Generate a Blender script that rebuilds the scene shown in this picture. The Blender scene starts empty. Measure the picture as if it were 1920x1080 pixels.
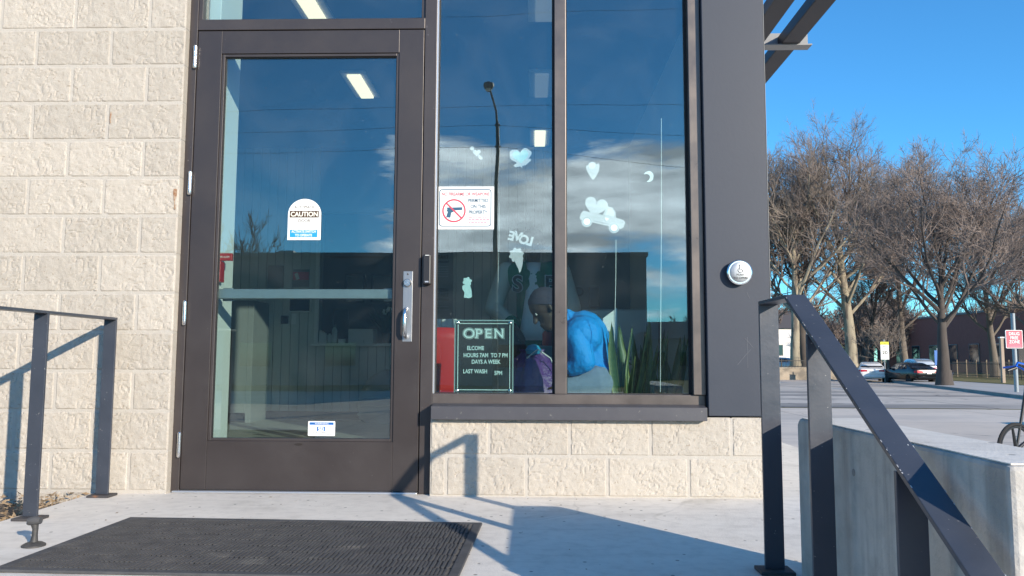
import bpy, bmesh, math, random
import numpy as np
from mathutils import Vector, Matrix, noise as mnoise

SC = bpy.context.scene
COL = SC.collection
R = math.radians
random.seed(7)
rng = np.random.default_rng(11)

# ------------------------------------------------------------------ camera
F_PX, YAW, PITCH, ROLL = 1468.9, 0.0272, 0.0900, 0.0041
CAM = np.array([0.0, -4.0176, 0.6919])
_cy, _sy, _cp, _sp = math.cos(YAW), math.sin(YAW), math.cos(PITCH), math.sin(PITCH)
_f = np.array([-_sy * _cp, _cy * _cp, _sp]); _r = np.array([_cy, _sy, 0.0]); _u = np.cross(_r, _f)
_cr, _sr = math.cos(ROLL), math.sin(ROLL)
AX_F, AX_R, AX_U = _f, _cr * _r + _sr * _u, _cr * _u - _sr * _r
cam_d = bpy.data.cameras.new("camera")
cam_d.sensor_width = 36.0
cam_d.lens = F_PX / 1920.0 * 36.0
cam_d.clip_start = 0.05
cam_d.clip_end = 3000.0
cam_o = bpy.data.objects.new("camera", cam_d)
COL.objects.link(cam_o)
M4 = Matrix.Identity(4)
for i in range(3):
    M4[i][0], M4[i][1], M4[i][2], M4[i][3] = AX_R[i], AX_U[i], -AX_F[i], CAM[i]
cam_o.matrix_world = M4
SC.camera = cam_o

# ------------------------------------------------------------------ light
TO_SUN = Vector((0.81, -1.0, 0.425)).normalized()
SUN_EL = math.asin(TO_SUN.z)
SUN_ROT = math.atan2(TO_SUN.x, TO_SUN.y)
SKY_STRENGTH = 0.102
SUN_STRENGTH = 5.0
world = bpy.data.worlds.new("World")
SC.world = world
world.use_nodes = True
wt = world.node_tree
for n in list(wt.nodes): wt.nodes.remove(n)
def wn(t, **kw):
    n = wt.nodes.new(t)
    for k, v in kw.items(): setattr(n, k, v)
    return n
w_out = wn('ShaderNodeOutputWorld'); w_bg = wn('ShaderNodeBackground')
w_sky = wn('ShaderNodeTexSky', sky_type='NISHITA')
w_sky.sun_disc = False
w_sky.sun_elevation = SUN_EL
w_sky.sun_rotation = SUN_ROT
w_sky.altitude = 300.0
w_sky.air_density = 1.0
w_sky.dust_density = 0.03
w_sky.ozone_density = 2.2
w_bg.inputs['Strength'].default_value = SKY_STRENGTH
# deep winter blue
w_tint = wn('ShaderNodeMixRGB', blend_type='MULTIPLY'); w_tint.inputs[0].default_value = 1.0
w_tint.inputs[2].default_value = (0.54, 1.36, 1.88, 1)
wt.links.new(w_sky.outputs[0], w_tint.inputs[1])
# low banks of cloud over the southern half of the sky (the half that the shop glass mirrors)
w_tc = wn('ShaderNodeTexCoord')
w_sep = wn('ShaderNodeSeparateXYZ'); wt.links.new(w_tc.outputs['Generated'], w_sep.inputs[0])
def wmath(op, a, b=None, clamp=False):
    n = wn('ShaderNodeMath', operation=op); n.use_clamp = clamp
    for i, v in enumerate((a, b)):
        if v is None: continue
        if isinstance(v, (int, float)): n.inputs[i].default_value = v
        else: wt.links.new(v, n.inputs[i])
    return n.outputs[0]
def wrange(v, a, b, c, d):
    n = wn('ShaderNodeMapRange'); n.interpolation_type = 'SMOOTHSTEP'
    wt.links.new(v, n.inputs[0])
    for i, q in enumerate((a, b, c, d)): n.inputs[i + 1].default_value = q
    return n.outputs[0]
w_map = wn('ShaderNodeMapping'); w_map.inputs['Scale'].default_value = (3.4, 3.4, 13.0)
w_map.inputs['Location'].default_value = (0.35, 0.0, 0.62)
wt.links.new(w_tc.outputs['Generated'], w_map.inputs[0])
w_no = wn('ShaderNodeTexNoise'); w_no.inputs['Scale'].default_value = 1.0
w_no.inputs['Detail'].default_value = 8.0; w_no.inputs['Roughness'].default_value = 0.6
w_no.inputs['Distortion'].default_value = 0.25
wt.links.new(w_map.outputs[0], w_no.inputs['Vector'])
z_, y_, x_ = w_sep.outputs['Z'], w_sep.outputs['Y'], w_sep.outputs['X']
m_az = wmath('MULTIPLY', wrange(y_, -0.88, -0.55, 1.0, 0.0), wrange(x_, -0.36, -0.08, 0.0, 1.0))
m_el = wmath('MULTIPLY', wrange(z_, 0.24, 0.36, 1.0, 0.0), wrange(z_, 0.02, 0.10, 0.45, 1.0))
thr = wmath('SUBTRACT', 0.85, wmath('MULTIPLY', wmath('MULTIPLY', m_az, m_el), 0.47))
w_cov = wmath('MULTIPLY', wmath('SUBTRACT', w_no.outputs['Fac'], thr), 8.0, clamp=True)
w_no2 = wn('ShaderNodeTexNoise'); w_no2.inputs['Scale'].default_value = 2.1; w_no2.inputs['Detail'].default_value = 6.0
wt.links.new(w_map.outputs[0], w_no2.inputs['Vector'])
w_cr = wn('ShaderNodeMapRange'); wt.links.new(w_no2.outputs['Fac'], w_cr.inputs[0])
w_cr.inputs[1].default_value = 0.36; w_cr.inputs[2].default_value = 0.66
w_cr.inputs[3].default_value = 8.0; w_cr.inputs[4].default_value = 27.0
w_cc = wn('ShaderNodeCombineXYZ')
wt.links.new(wmath('MULTIPLY', w_cr.outputs[0], 0.95), w_cc.inputs[0])
wt.links.new(w_cr.outputs[0], w_cc.inputs[1])
wt.links.new(wmath('MULTIPLY', w_cr.outputs[0], 1.06), w_cc.inputs[2])
w_mix = wn('ShaderNodeMixRGB'); wt.links.new(wmath('MULTIPLY', w_cov, 0.9), w_mix.inputs[0])
wt.links.new(w_tint.outputs[0], w_mix.inputs[1]); wt.links.new(w_cc.outputs[0], w_mix.inputs[2])
wt.links.new(w_mix.outputs[0], w_bg.inputs['Color'])
wt.links.new(w_bg.outputs[0], w_out.inputs['Surface'])

sun_d = bpy.data.lights.new("sun", 'SUN')
sun_d.energy = SUN_STRENGTH
sun_d.angle = R(0.53)
sun_d.color = (1.0, 0.875, 0.715)
sun_o = bpy.data.objects.new("sun", sun_d)
COL.objects.link(sun_o)
sun_o.rotation_euler = (-TO_SUN).to_track_quat('-Z', 'Y').to_euler()
sun_o.location = (8, -10, 9)

vs = SC.view_settings
vs.view_transform = 'Standard'; vs.look = 'None'; vs.exposure = 0.45; vs.gamma = 1.0
vs.use_curve_mapping = False
SC.render.engine = 'CYCLES'
SC.cycles.use_denoising = True
SC.cycles.max_bounces = 10
SC.cycles.diffuse_bounces = 4
SC.cycles.glossy_bounces = 5
SC.cycles.transparent_max_bounces = 24
SC.cycles.sample_clamp_indirect = 4.0
SC.cycles.caustics_reflective = False
SC.cycles.caustics_refractive = False

# ------------------------------------------------------------------ helpers
def at(px, py, x=None, y=None, z=None):
    """world point seen at a photograph pixel, on the plane x=, y= or z="""
    d = AX_F + AX_R * (px - 960.0) / F_PX - AX_U * (py - 540.0) / F_PX
    if x is not None: k = (x - CAM[0]) / d[0]
    elif y is not None: k = (y - CAM[1]) / d[1]
    else: k = (z - CAM[2]) / d[2]
    return Vector(CAM + d * k)
GLASS_Y = 0.095
def behind(px, py, yv):
    """real point behind the camera whose mirror image in the shop glass lies at depth yv"""
    p = at(px, py, y=yv)
    return Vector((p.x, 2 * GLASS_Y - yv, p.z))

WORLD = {}
def wloc(o):
    return WORLD.get(o.name, Vector((0, 0, 0))) if o else Vector((0, 0, 0))
def tag(o, label=None, cat=None, group=None, kind=None):
    if label: o['label'] = label
    if cat: o['category'] = cat
    if group: o['group'] = group
    if kind: o['kind'] = kind
    return o
def thing(name, label, cat, loc=(0, 0, 0), rotz=0.0, group=None):
    o = bpy.data.objects.new(name, None); COL.objects.link(o)
    o.empty_display_size = 0.1
    o.location = loc; o.rotation_euler = (0, 0, rotz)
    WORLD[o.name] = Vector(loc)
    return tag(o, label, cat, group)

class MB:
    def __init__(s): s.v = []; s.f = []; s.sm = False
    def add(s, vs_, fs):
        b = len(s.v); s.v += [tuple(p) for p in vs_]; s.f += [tuple(i + b for i in q) for q in fs]; return s
    def box(s, x0, x1, y0, y1, z0, z1):
        v = [(x0, y0, z0), (x1, y0, z0), (x1, y1, z0), (x0, y1, z0), (x0, y0, z1), (x1, y0, z1), (x1, y1, z1), (x0, y1, z1)]
        return s.add(v, [(0, 3, 2, 1), (4, 5, 6, 7), (0, 1, 5, 4), (1, 2, 6, 5), (2, 3, 7, 6), (3, 0, 4, 7)])
    def obox(s, c, ax, ay, az):
        """oriented box: centre + half-axis vectors"""
        c, ax, ay, az = (Vector(q) for q in (c, ax, ay, az))
        v = [c + sx * ax + sy * ay + sz * az for sz in (-1, 1) for sx, sy in ((-1, -1), (1, -1), (1, 1), (-1, 1))]
        return s.add(v, [(0, 3, 2, 1), (4, 5, 6, 7), (0, 1, 5, 4), (1, 2, 6, 5), (2, 3, 7, 6), (3, 0, 4, 7)])
    def prism(s, poly, y0, y1):
        """poly in (x,z), extruded in y (front face at y0)"""
        n = len(poly)
        v = [(x, y0, z) for x, z in poly] + [(x, y1, z) for x, z in poly]
        f = [tuple(range(n)), tuple(range(2 * n - 1, n - 1, -1))]
        f += [(i, i + n, (i + 1) % n + n, (i + 1) % n) for i in range(n)]
        return s.add(v, f)
    def prismz(s, poly, z0, z1):
        n = len(poly)
        v = [(x, y, z0) for x, y in poly] + [(x, y, z1) for x, y in poly]
        f = [tuple(range(n - 1, -1, -1)), tuple(range(n, 2 * n))]
        f += [(i, (i + 1) % n, (i + 1) % n + n, i + n) for i in range(n)]
        return s.add(v, f)
    def tube(s, pts, rad, n=8, cap=True, flat=1.0):
        pts = [Vector(p) for p in pts]
        if isinstance(rad, (int, float)): rad = [rad] * len(pts)
        b = len(s.v); prev = None
        for i, p in enumerate(pts):
            t = (pts[min(i + 1, len(pts) - 1)] - pts[max(i - 1, 0)]).normalized()
            if prev is None:
                a = Vector((0, 0, 1)) if abs(t.z) < 0.9 else Vector((1, 0, 0))
                e1 = t.cross(a).normalized()
            else:
                e1 = (prev - t * prev.dot(t)).normalized()
            prev = e1; e2 = t.cross(e1)
            for k in range(n):
                an = 2 * math.pi * k / n
                s.v.append(tuple(p + (e1 * math.cos(an) + e2 * math.sin(an) * flat) * rad[i]))
        for i in range(len(pts) - 1):
            for k in range(n):
                a0 = b + i * n + k; a1 = b + i * n + (k + 1) % n
                s.f.append((a0, a1, a1 + n, a0 + n))
        if cap:
            s.f.append(tuple(b + k for k in range(n - 1, -1, -1)))
            e = b + (len(pts) - 1) * n
            s.f.append(tuple(e + k for k in range(n)))
        return s
    def lathe(s, prof, c, n=24, axis='z'):
        """prof: list of (radius, height along the axis)"""
        c = Vector(c); b = len(s.v)
        for r_, h in prof:
            for k in range(n):
                a = 2 * math.pi * k / n; p, q = r_ * math.cos(a), r_ * math.sin(a)
                if axis == 'z': s.v.append(tuple(c + Vector((p, q, h))))
                elif axis == 'y': s.v.append(tuple(c + Vector((p, h, q))))
                else: s.v.append(tuple(c + Vector((h, p, q))))
        for i in range(len(prof) - 1):
            for k in range(n):
                a0 = b + i * n + k; a1 = b + i * n + (k + 1) % n
                s.f.append((a0, a1, a1 + n, a0 + n))
        s.f.append(tuple(b + k for k in range(n - 1, -1, -1)))
        e = b + (len(prof) - 1) * n
        s.f.append(tuple(e + k for k in range(n)))
        return s
    def xf(s, m):
        s.v = [tuple(m @ Vector(p)) for p in s.v]; return s
    def mesh(s, name, mat, off=(0, 0, 0), smooth=False):
        me = bpy.data.meshes.new(name)
        v = np.asarray(s.v, dtype=float) - np.asarray(off, dtype=float)
        me.from_pydata(v.tolist(), [], s.f)
        if mat: me.materials.append(mat)
        if smooth: me.polygons.foreach_set('use_smooth', [True] * len(me.polygons))
        me.update()
        bm = bmesh.new(); bm.from_mesh(me); bmesh.ops.recalc_face_normals(bm, faces=bm.faces); bm.to_mesh(me); bm.free()
        return me
    def build(s, name, mat, parent=None, smooth=False, bevel=0.0, local=False, segs=2):
        off = (0, 0, 0) if local else tuple(wloc(parent))
        o = bpy.data.objects.new(name, s.mesh(name, mat, off, smooth)); COL.objects.link(o)
        if parent: o.parent = parent; WORLD[o.name] = wloc(parent)
        if bevel:
            m = o.modifiers.new('bevel', 'BEVEL'); m.width = bevel; m.segments = segs; m.limit_method = 'ANGLE'; m.angle_limit = R(40)
        if smooth and not bevel: 
            try: o.data.set_sharp_from_angle(angle=R(40))
            except Exception: pass
        return o
def copy_tree(o, parent=None):
    c = o.copy(); COL.objects.link(c); c.parent = parent
    for ch in list(o.children): copy_tree(ch, c)
    return c
def solo(o, label, cat, group=None, kind=None): return tag(o, label, cat, group, kind)

# ------------------------------------------------------------------ materials
MATS = {}
def material(name, col, rough=0.6, metal=0.0, col2=None, nscale=6.0, ncontrast=1.0, bump=0.0, bscale=40.0, spec=0.5,
             stretch=(1, 1, 1), col3=None, n3scale=1.2, n3lo=0.5, n3hi=0.75, detail=6.0, coat=0.0, rvar=0.0, emit=None, bdist=0.01, randobj=0.0):
    m = bpy.data.materials.new(name); m.use_nodes = True
    t = m.node_tree; b = t.nodes['Principled BSDF']; L = t.links.new
    b.inputs['Roughness'].default_value = rough; b.inputs['Metallic'].default_value = metal
    b.inputs['Specular IOR Level'].default_value = spec
    if coat: b.inputs['Coat Weight'].default_value = coat; b.inputs['Coat Roughness'].default_value = 0.06
    b.inputs['Base Color'].default_value = (*col, 1)
    tc = t.nodes.new('ShaderNodeTexCoord'); mp = t.nodes.new('ShaderNodeMapping')
    geo = t.nodes.new('ShaderNodeNewGeometry')
    mp.inputs['Scale'].default_value = stretch
    L(geo.outputs['Position'], mp.inputs[0])
    cur = None
    if col2:
        n = t.nodes.new('ShaderNodeTexNoise'); n.inputs['Scale'].default_value = nscale; n.inputs['Detail'].default_value = detail
        n.inputs['Roughness'].default_value = 0.65
        L(mp.outputs[0], n.inputs['Vector'])
        r = t.nodes.new('ShaderNodeMapRange'); L(n.outputs['Fac'], r.inputs[0])
        r.inputs[1].default_value = 0.5 - 0.22 / ncontrast; r.inputs[2].default_value = 0.5 + 0.22 / ncontrast
        mx = t.nodes.new('ShaderNodeMixRGB'); L(r.outputs[0], mx.inputs[0])
        mx.inputs[1].default_value = (*col, 1); mx.inputs[2].default_value = (*col2, 1)
        cur = mx.outputs[0]
        if rvar:
            rr = t.nodes.new('ShaderNodeMapRange'); L(n.outputs['Fac'], rr.inputs[0])
            rr.inputs[1].default_value = 0.3; rr.inputs[2].default_value = 0.7
            rr.inputs[3].default_value = max(0.02, rough - rvar); rr.inputs[4].default_value = min(1, rough + rvar)
            L(rr.outputs[0], b.inputs['Roughness'])
    if col3:
        n = t.nodes.new('ShaderNodeTexNoise'); n.inputs['Scale'].default_value = n3scale; n.inputs['Detail'].default_value = 5
        L(mp.outputs[0], n.inputs['Vector'])
        r = t.nodes.new('ShaderNodeMapRange'); r.interpolation_type = 'SMOOTHSTEP'; L(n.outputs['Fac'], r.inputs[0])
        r.inputs[1].default_value = n3lo; r.inputs[2].default_value = n3hi
        mx = t.nodes.new('ShaderNodeMixRGB'); L(r.outputs[0], mx.inputs[0])
        if cur: L(cur, mx.inputs[1])
        else: mx.inputs[1].default_value = (*col, 1)
        mx.inputs[2].default_value = (*col3, 1); cur = mx.outputs[0]
    if randobj:
        oi = t.nodes.new('ShaderNodeObjectInfo'); r = t.nodes.new('ShaderNodeMapRange'); L(oi.outputs['Random'], r.inputs[0])
        r.inputs[3].default_value = 1 - randobj; r.inputs[4].default_value = 1 + randobj * 0.5
        mx = t.nodes.new('ShaderNodeMixRGB'); mx.blend_type = 'MULTIPLY'; mx.inputs[0].default_value = 1
        if cur: L(cur, mx.inputs[1])
        else: mx.inputs[1].default_value = (*col, 1)
        L(r.outputs[0], mx.inputs[2]); cur = mx.outputs[0]
    if cur: L(cur, b.inputs['Base Color'])
    if bump:
        n = t.nodes.new('ShaderNodeTexNoise'); n.inputs['Scale'].default_value = bscale; n.inputs['Detail'].default_value = 5
        n.inputs['Roughness'].default_value = 0.6
        L(mp.outputs[0], n.inputs['Vector'])
        bp = t.nodes.new('ShaderNodeBump'); bp.inputs['Strength'].default_value = bump; bp.inputs['Distance'].default_value = bdist
        L(n.outputs['Fac'], bp.inputs['Height']); L(bp.outputs[0], b.inputs['Normal'])
    if emit:
        b.inputs['Emission Color'].default_value = (*emit[0], 1); b.inputs['Emission Strength'].default_value = emit[1]
    m['t'] = 1
    MATS[name] = m
    return m

def weathered(name, base, light, stain, n1=1.3, stain_scale=0.9, stain_lo=0.55, stain_hi=0.78, stain_amt=0.5, streak=None, streak_amt=0.0, pins=0.0, pin_scale=45.0,
              crack=0.0, crack_scale=0.8, joint=None, bump=0.25, bscale=110.0, fine=16.0):
    m = bpy.data.materials.new(name); m.use_nodes = True; t = m.node_tree; L = t.links.new; b = t.nodes['Principled BSDF']
    b.inputs['Roughness'].default_value = 0.86; b.inputs['Specular IOR Level'].default_value = 0.25
    P_ = t.nodes.new('ShaderNodeNewGeometry').outputs['Position']
    def mapped(sc):
        mp = t.nodes.new('ShaderNodeMapping'); mp.inputs['Scale'].default_value = sc; L(P_, mp.inputs[0]); return mp.outputs[0]
    def noise_(sc, det=6.0, vec=None, rough=.6, dist=0.0):
        n = t.nodes.new('ShaderNodeTexNoise'); n.inputs['Scale'].default_value = sc; n.inputs['Detail'].default_value = det; n.inputs['Roughness'].default_value = rough; n.inputs['Distortion'].default_value = dist
        L(vec or P_, n.inputs['Vector']); return n.outputs['Fac']
    def rng_(v, a, b_, c=0.0, d=1.0):
        r = t.nodes.new('ShaderNodeMapRange'); r.interpolation_type = 'SMOOTHSTEP'; L(v, r.inputs[0])
        for i, q in enumerate((a, b_, c, d)): r.inputs[i + 1].default_value = q
        return r.outputs[0]
    def math_(op, a, b_):
        n = t.nodes.new('ShaderNodeMath'); n.operation = op
        for i, v in enumerate((a, b_)):
            if isinstance(v, (int, float)): n.inputs[i].default_value = v
            else: L(v, n.inputs[i])
        return n.outputs[0]
    def mix(f, a, b_):
        n = t.nodes.new('ShaderNodeMixRGB'); L(f, n.inputs[0])
        for i, v in ((1, a), (2, b_)):
            if isinstance(v, tuple): n.inputs[i].default_value = (*v, 1)
            else: L(v, n.inputs[i])
        return n.outputs[0]
    c = mix(rng_(noise_(n1, 8), .30, .70), base, light)
    c = mix(math_('MULTIPLY', rng_(noise_(fine, 4), .42, .72), .28), c, stain)
    c = mix(math_('MULTIPLY', rng_(noise_(stain_scale, 7, None, .62, .6), stain_lo, stain_hi), stain_amt), c, stain)
    if streak: c = mix(math_('MULTIPLY', rng_(noise_(1.0, 5, mapped(streak)), .50, .68), streak_amt), c, stain)
    h = noise_(bscale, 5)
    if crack:
        wob = t.nodes.new('ShaderNodeMixRGB'); wob.inputs[0].default_value = .12; L(P_, wob.inputs[1])
        nz = t.nodes.new('ShaderNodeTexNoise'); nz.inputs['Scale'].default_value = 3.0; nz.inputs['Detail'].default_value = 6; L(P_, nz.inputs['Vector']); L(nz.outputs['Color'], wob.inputs[2])
        v = t.nodes.new('ShaderNodeTexVoronoi'); v.feature = 'DISTANCE_TO_EDGE'; v.inputs['Scale'].default_value = crack_scale; L(wob.outputs[0], v.inputs['Vector'])
        k = math_('MULTIPLY', rng_(v.outputs['Distance'], .0015, .006, 1.0, 0.0), rng_(noise_(1.1, 3), .50, .62)); c = mix(math_('MULTIPLY', k, crack), c, tuple(q * .35 for q in stain))
    if pins:
        v = t.nodes.new('ShaderNodeTexVoronoi'); v.inputs['Scale'].default_value = pin_scale; L(P_, v.inputs['Vector'])
        sp = t.nodes.new('ShaderNodeSeparateColor'); L(v.outputs['Color'], sp.inputs[0])
        k = math_('MULTIPLY', rng_(v.outputs['Distance'], .10, .20, 1.0, 0.0), rng_(sp.outputs[0], .80, .84)); c = mix(math_('MULTIPLY', k, pins), c, tuple(q * .25 for q in stain))
        h = math_('SUBTRACT', h, math_('MULTIPLY', k, 1.5))
    if joint:
        sx = t.nodes.new('ShaderNodeSeparateXYZ'); L(P_, sx.inputs[0]); acc = None
        for ax, sp_, of in (('X', joint[0], joint[1]), ('Y', joint[2], joint[3])):
            f = math_('ABSOLUTE', math_('SUBTRACT', math_('FRACT', math_('DIVIDE', math_('ADD', sx.outputs[ax], of), sp_), 0.0), .5), 0.0)
            k = rng_(f, joint[4] / sp_, joint[4] / sp_ * 2.2, 1.0, 0.0); acc = k if acc is None else math_('MAXIMUM', acc, k)
        c = mix(math_('MULTIPLY', acc, .75), c, tuple(q * .45 for q in stain))
    L(c, b.inputs['Base Color'])
    bp = t.nodes.new('ShaderNodeBump'); bp.inputs['Strength'].default_value = bump; bp.inputs['Distance'].default_value = .008; L(h, bp.inputs['Height']); L(bp.outputs[0], b.inputs['Normal'])
    MATS[name] = m
    return m
weathered('concrete', (0.72, 0.67, 0.595), (0.78, 0.73, 0.65), (0.44, 0.405, 0.35), 2.2, 1.8, .53, .76, .60, streak=(0.8, 9.0, 1), streak_amt=.28, pins=.75, pin_scale=22, crack=.22, crack_scale=.9, bump=.22)
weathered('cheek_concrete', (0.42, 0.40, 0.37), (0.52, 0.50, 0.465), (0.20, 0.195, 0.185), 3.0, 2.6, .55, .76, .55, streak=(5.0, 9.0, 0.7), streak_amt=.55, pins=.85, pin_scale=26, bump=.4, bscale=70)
weathered('lot_concrete', (0.60, 0.505, 0.41), (0.68, 0.58, 0.48), (0.40, 0.355, 0.31), .25, .12, .52, .75, .55, streak=(.05, .55, 1), streak_amt=.5, crack=.85, crack_scale=.12, joint=(6.0, 1.3, 5.0, .7, .011), bump=.1, bscale=30, fine=2.0)
weathered('road_concrete', (0.50, 0.435, 0.37), (0.60, 0.525, 0.445), (0.17, 0.16, 0.15), .3, .14, .50, .70, .75, streak=(.035, .42, 1), streak_amt=.85, crack=.85, crack_scale=.1, joint=(7.0, 2.0, 6.0, 3.7, .03), bump=.1, bscale=30, fine=1.2)

def glass_material(name, tint, refl):
    m = bpy.data.materials.new(name); m.use_nodes = True
    t = m.node_tree
    for n in list(t.nodes): t.nodes.remove(n)
    o = t.nodes.new('ShaderNodeOutputMaterial'); mx = t.nodes.new('ShaderNodeMixShader')
    tr = t.nodes.new('ShaderNodeBsdfTransparent'); tr.inputs[0].default_value = (*tint, 1)
    gl = t.nodes.new('ShaderNodeBsdfGlossy'); gl.inputs['Roughness'].default_value = 0.0
    gl.inputs['Color'].default_value = (0.90, 0.98, 1.0, 1)
    lw = t.nodes.new('ShaderNodeLayerWeight'); lw.inputs['Blend'].default_value = 0.5
    pw = t.nodes.new('ShaderNodeMath'); pw.operation = 'POWER'; pw.inputs[1].default_value = 5.0
    t.links.new(lw.outputs['Facing'], pw.inputs[0])
    ma = t.nodes.new('ShaderNodeMath'); ma.operation = 'MULTIPLY_ADD'
    ma.inputs[1].default_value = 1 - refl; ma.inputs[2].default_value = refl
    t.links.new(pw.outputs[0], ma.inputs[0]); t.links.new(ma.outputs[0], mx.inputs[0])
    t.links.new(tr.outputs[0], mx.inputs[1]); t.links.new(gl.outputs[0], mx.inputs[2])
    # faint dust film and smears on the pane, and a slight ripple in what it mirrors
    ge = t.nodes.new('ShaderNodeNewGeometry'); n1 = t.nodes.new('ShaderNodeTexNoise'); n1.inputs['Scale'].default_value = 2.2; n1.inputs['Detail'].default_value = 7; n1.inputs['Distortion'].default_value = 1.2
    t.links.new(ge.outputs['Position'], n1.inputs['Vector'])
    r1 = t.nodes.new('ShaderNodeMapRange'); t.links.new(n1.outputs['Fac'], r1.inputs[0])
    for k, v in enumerate((.45, .75, .002, .016)): r1.inputs[k + 1].default_value = v
    vo = t.nodes.new('ShaderNodeTexVoronoi'); vo.inputs['Scale'].default_value = 60.0; t.links.new(ge.outputs['Position'], vo.inputs['Vector'])
    sc_ = t.nodes.new('ShaderNodeSeparateColor'); t.links.new(vo.outputs['Color'], sc_.inputs[0])
    a1 = t.nodes.new('ShaderNodeMath'); a1.operation = 'LESS_THAN'; a1.inputs[1].default_value = .12; t.links.new(vo.outputs['Distance'], a1.inputs[0])
    a2 = t.nodes.new('ShaderNodeMath'); a2.operation = 'GREATER_THAN'; a2.inputs[1].default_value = .965; t.links.new(sc_.outputs[0], a2.inputs[0])
    a3 = t.nodes.new('ShaderNodeMath'); a3.operation = 'MULTIPLY'; t.links.new(a1.outputs[0], a3.inputs[0]); t.links.new(a2.outputs[0], a3.inputs[1])
    a4 = t.nodes.new('ShaderNodeMath'); a4.operation = 'MULTIPLY_ADD'; a4.inputs[1].default_value = .22; t.links.new(a3.outputs[0], a4.inputs[0]); t.links.new(r1.outputs[0], a4.inputs[2])
    df_ = t.nodes.new('ShaderNodeBsdfDiffuse'); df_.inputs[0].default_value = (.72, .72, .70, 1)
    m2 = t.nodes.new('ShaderNodeMixShader'); t.links.new(a4.outputs[0], m2.inputs[0]); t.links.new(mx.outputs[0], m2.inputs[1]); t.links.new(df_.outputs[0], m2.inputs[2])
    n2 = t.nodes.new('ShaderNodeTexNoise'); n2.inputs['Scale'].default_value = 1.6; n2.inputs['Detail'].default_value = 1; t.links.new(ge.outputs['Position'], n2.inputs['Vector'])
    bp = t.nodes.new('ShaderNodeBump'); bp.inputs['Strength'].default_value = .5; bp.inputs['Distance'].default_value = .0016; t.links.new(n2.outputs['Fac'], bp.inputs['Height']); t.links.new(bp.outputs[0], gl.inputs['Normal'])
    t.links.new(m2.outputs[0], o.inputs['Surface'])
    MATS[name] = m
    return m

material('block', (0.415, 0.373, 0.318), 0.92, col2=(0.485, 0.447, 0.392), nscale=22, bump=0.4, bscale=150, bdist=0.005, spec=0.2,
         col3=(0.34, 0.295, 0.24), n3scale=70, n3lo=0.61, n3hi=0.72, randobj=0.09)
material('mortar', (0.42, 0.388, 0.343), 0.95, col2=(0.48, 0.45, 0.405), nscale=30, bump=0.3, bscale=200, spec=0.2)
material('rust', (0.24, 0.10, 0.035), 0.9, col2=(0.44, 0.34, 0.25), nscale=70, ncontrast=1.3, bump=0.3, bscale=120)
material('far_pavement', (0.36, 0.345, 0.33), 0.9, col2=(0.45, 0.43, 0.41), nscale=0.8)
material('kerb', (0.20, 0.185, 0.175), 0.9, col2=(0.28, 0.26, 0.245), nscale=1.5)
material('lawn', (0.16, 0.15, 0.065), 1.0, col2=(0.23, 0.20, 0.10), nscale=1.6, bump=0.5, bscale=25, bdist=0.05, spec=0.1)
material('soil', (0.10, 0.075, 0.055), 1.0, col2=(0.18, 0.14, 0.10), nscale=25, bump=0.8, bscale=60, bdist=0.02)
material('dry_leaf', (0.22, 0.15, 0.09), 0.9, col2=(0.36, 0.27, 0.17), nscale=30)
material('bronze', (0.052, 0.044, 0.044), 0.40, 0.25, col2=(0.066, 0.057, 0.056), nscale=3, spec=0.5, rvar=0.08, bump=0.03, bscale=200,
         col3=(0.16, 0.15, 0.15), n3scale=55, n3lo=0.70, n3hi=0.78)
material('door_bronze', (0.044, 0.037, 0.037), 0.36, 0.2, col2=(0.056, 0.048, 0.047), nscale=3, rvar=0.08, bump=0.03, bscale=200,
         col3=(0.17, 0.16, 0.16), n3scale=60, n3lo=0.72, n3hi=0.79)
material('mullion_bronze', (0.115, 0.098, 0.090), 0.36, 0.45, col2=(0.145, 0.125, 0.115), nscale=5, rvar=0.1)
material('column_steel', (0.034, 0.042, 0.060), 0.50, 0.05, col2=(0.041, 0.049, 0.067), nscale=2.5, rvar=0.06, spec=0.35, bump=0.03, bscale=60)
material('sill_steel', (0.072, 0.072, 0.084), 0.45, 0.3, col2=(0.09, 0.09, 0.10), nscale=8, col3=(0.26, 0.25, 0.23), n3scale=45, n3lo=0.66, n3hi=0.76)
material('rubber_gasket', (0.012, 0.012, 0.014), 0.6)
material('rail_steel', (0.046, 0.054, 0.072), 0.38, 0.15, col2=(0.056, 0.064, 0.084), nscale=7, rvar=0.1, spec=0.6, bump=0.12, bscale=70, bdist=0.003,
         col3=(0.26, 0.26, 0.26), n3scale=75, n3lo=0.69, n3hi=0.74)
material('rusty_plate', (0.050, 0.048, 0.052), 0.75, 0.1, col2=(0.062, 0.056, 0.056), nscale=30, col3=(0.20, 0.10, 0.055), n3scale=18, n3lo=0.56, n3hi=0.66)
material('canopy_steel', (0.030, 0.029, 0.033), 0.5, 0.2, col2=(0.036, 0.035, 0.04), nscale=4)
material('chrome', (0.80, 0.80, 0.80), 0.22, 1.0, bump=0.03, bscale=120)
material('steel_brushed', (0.40, 0.41, 0.42), 0.38, 0.9, bump=0.05, bscale=150, stretch=(1, 1, 0.1))
material('aluminium', (0.62, 0.63, 0.64), 0.4, 0.8)
material('panic_grey', (0.30, 0.34, 0.37), 0.35, 0.5, col2=(0.36, 0.40, 0.43), nscale=12)
material('black_plastic', (0.018, 0.018, 0.021), 0.42)
material('rubber', (0.055, 0.056, 0.060), 0.75, col2=(0.095, 0.095, 0.097), nscale=14, spec=0.3, col3=(0.16, 0.155, 0.145), n3scale=5, n3lo=0.60, n3hi=0.80)
material('rubber_dark', (0.010, 0.010, 0.011), 0.8)
material('paint_chip', (0.42, 0.43, 0.45), 0.6)
material('cast_iron', (0.045, 0.046, 0.048), 0.55, 0.3, col2=(0.10, 0.095, 0.09), nscale=40)
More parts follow.
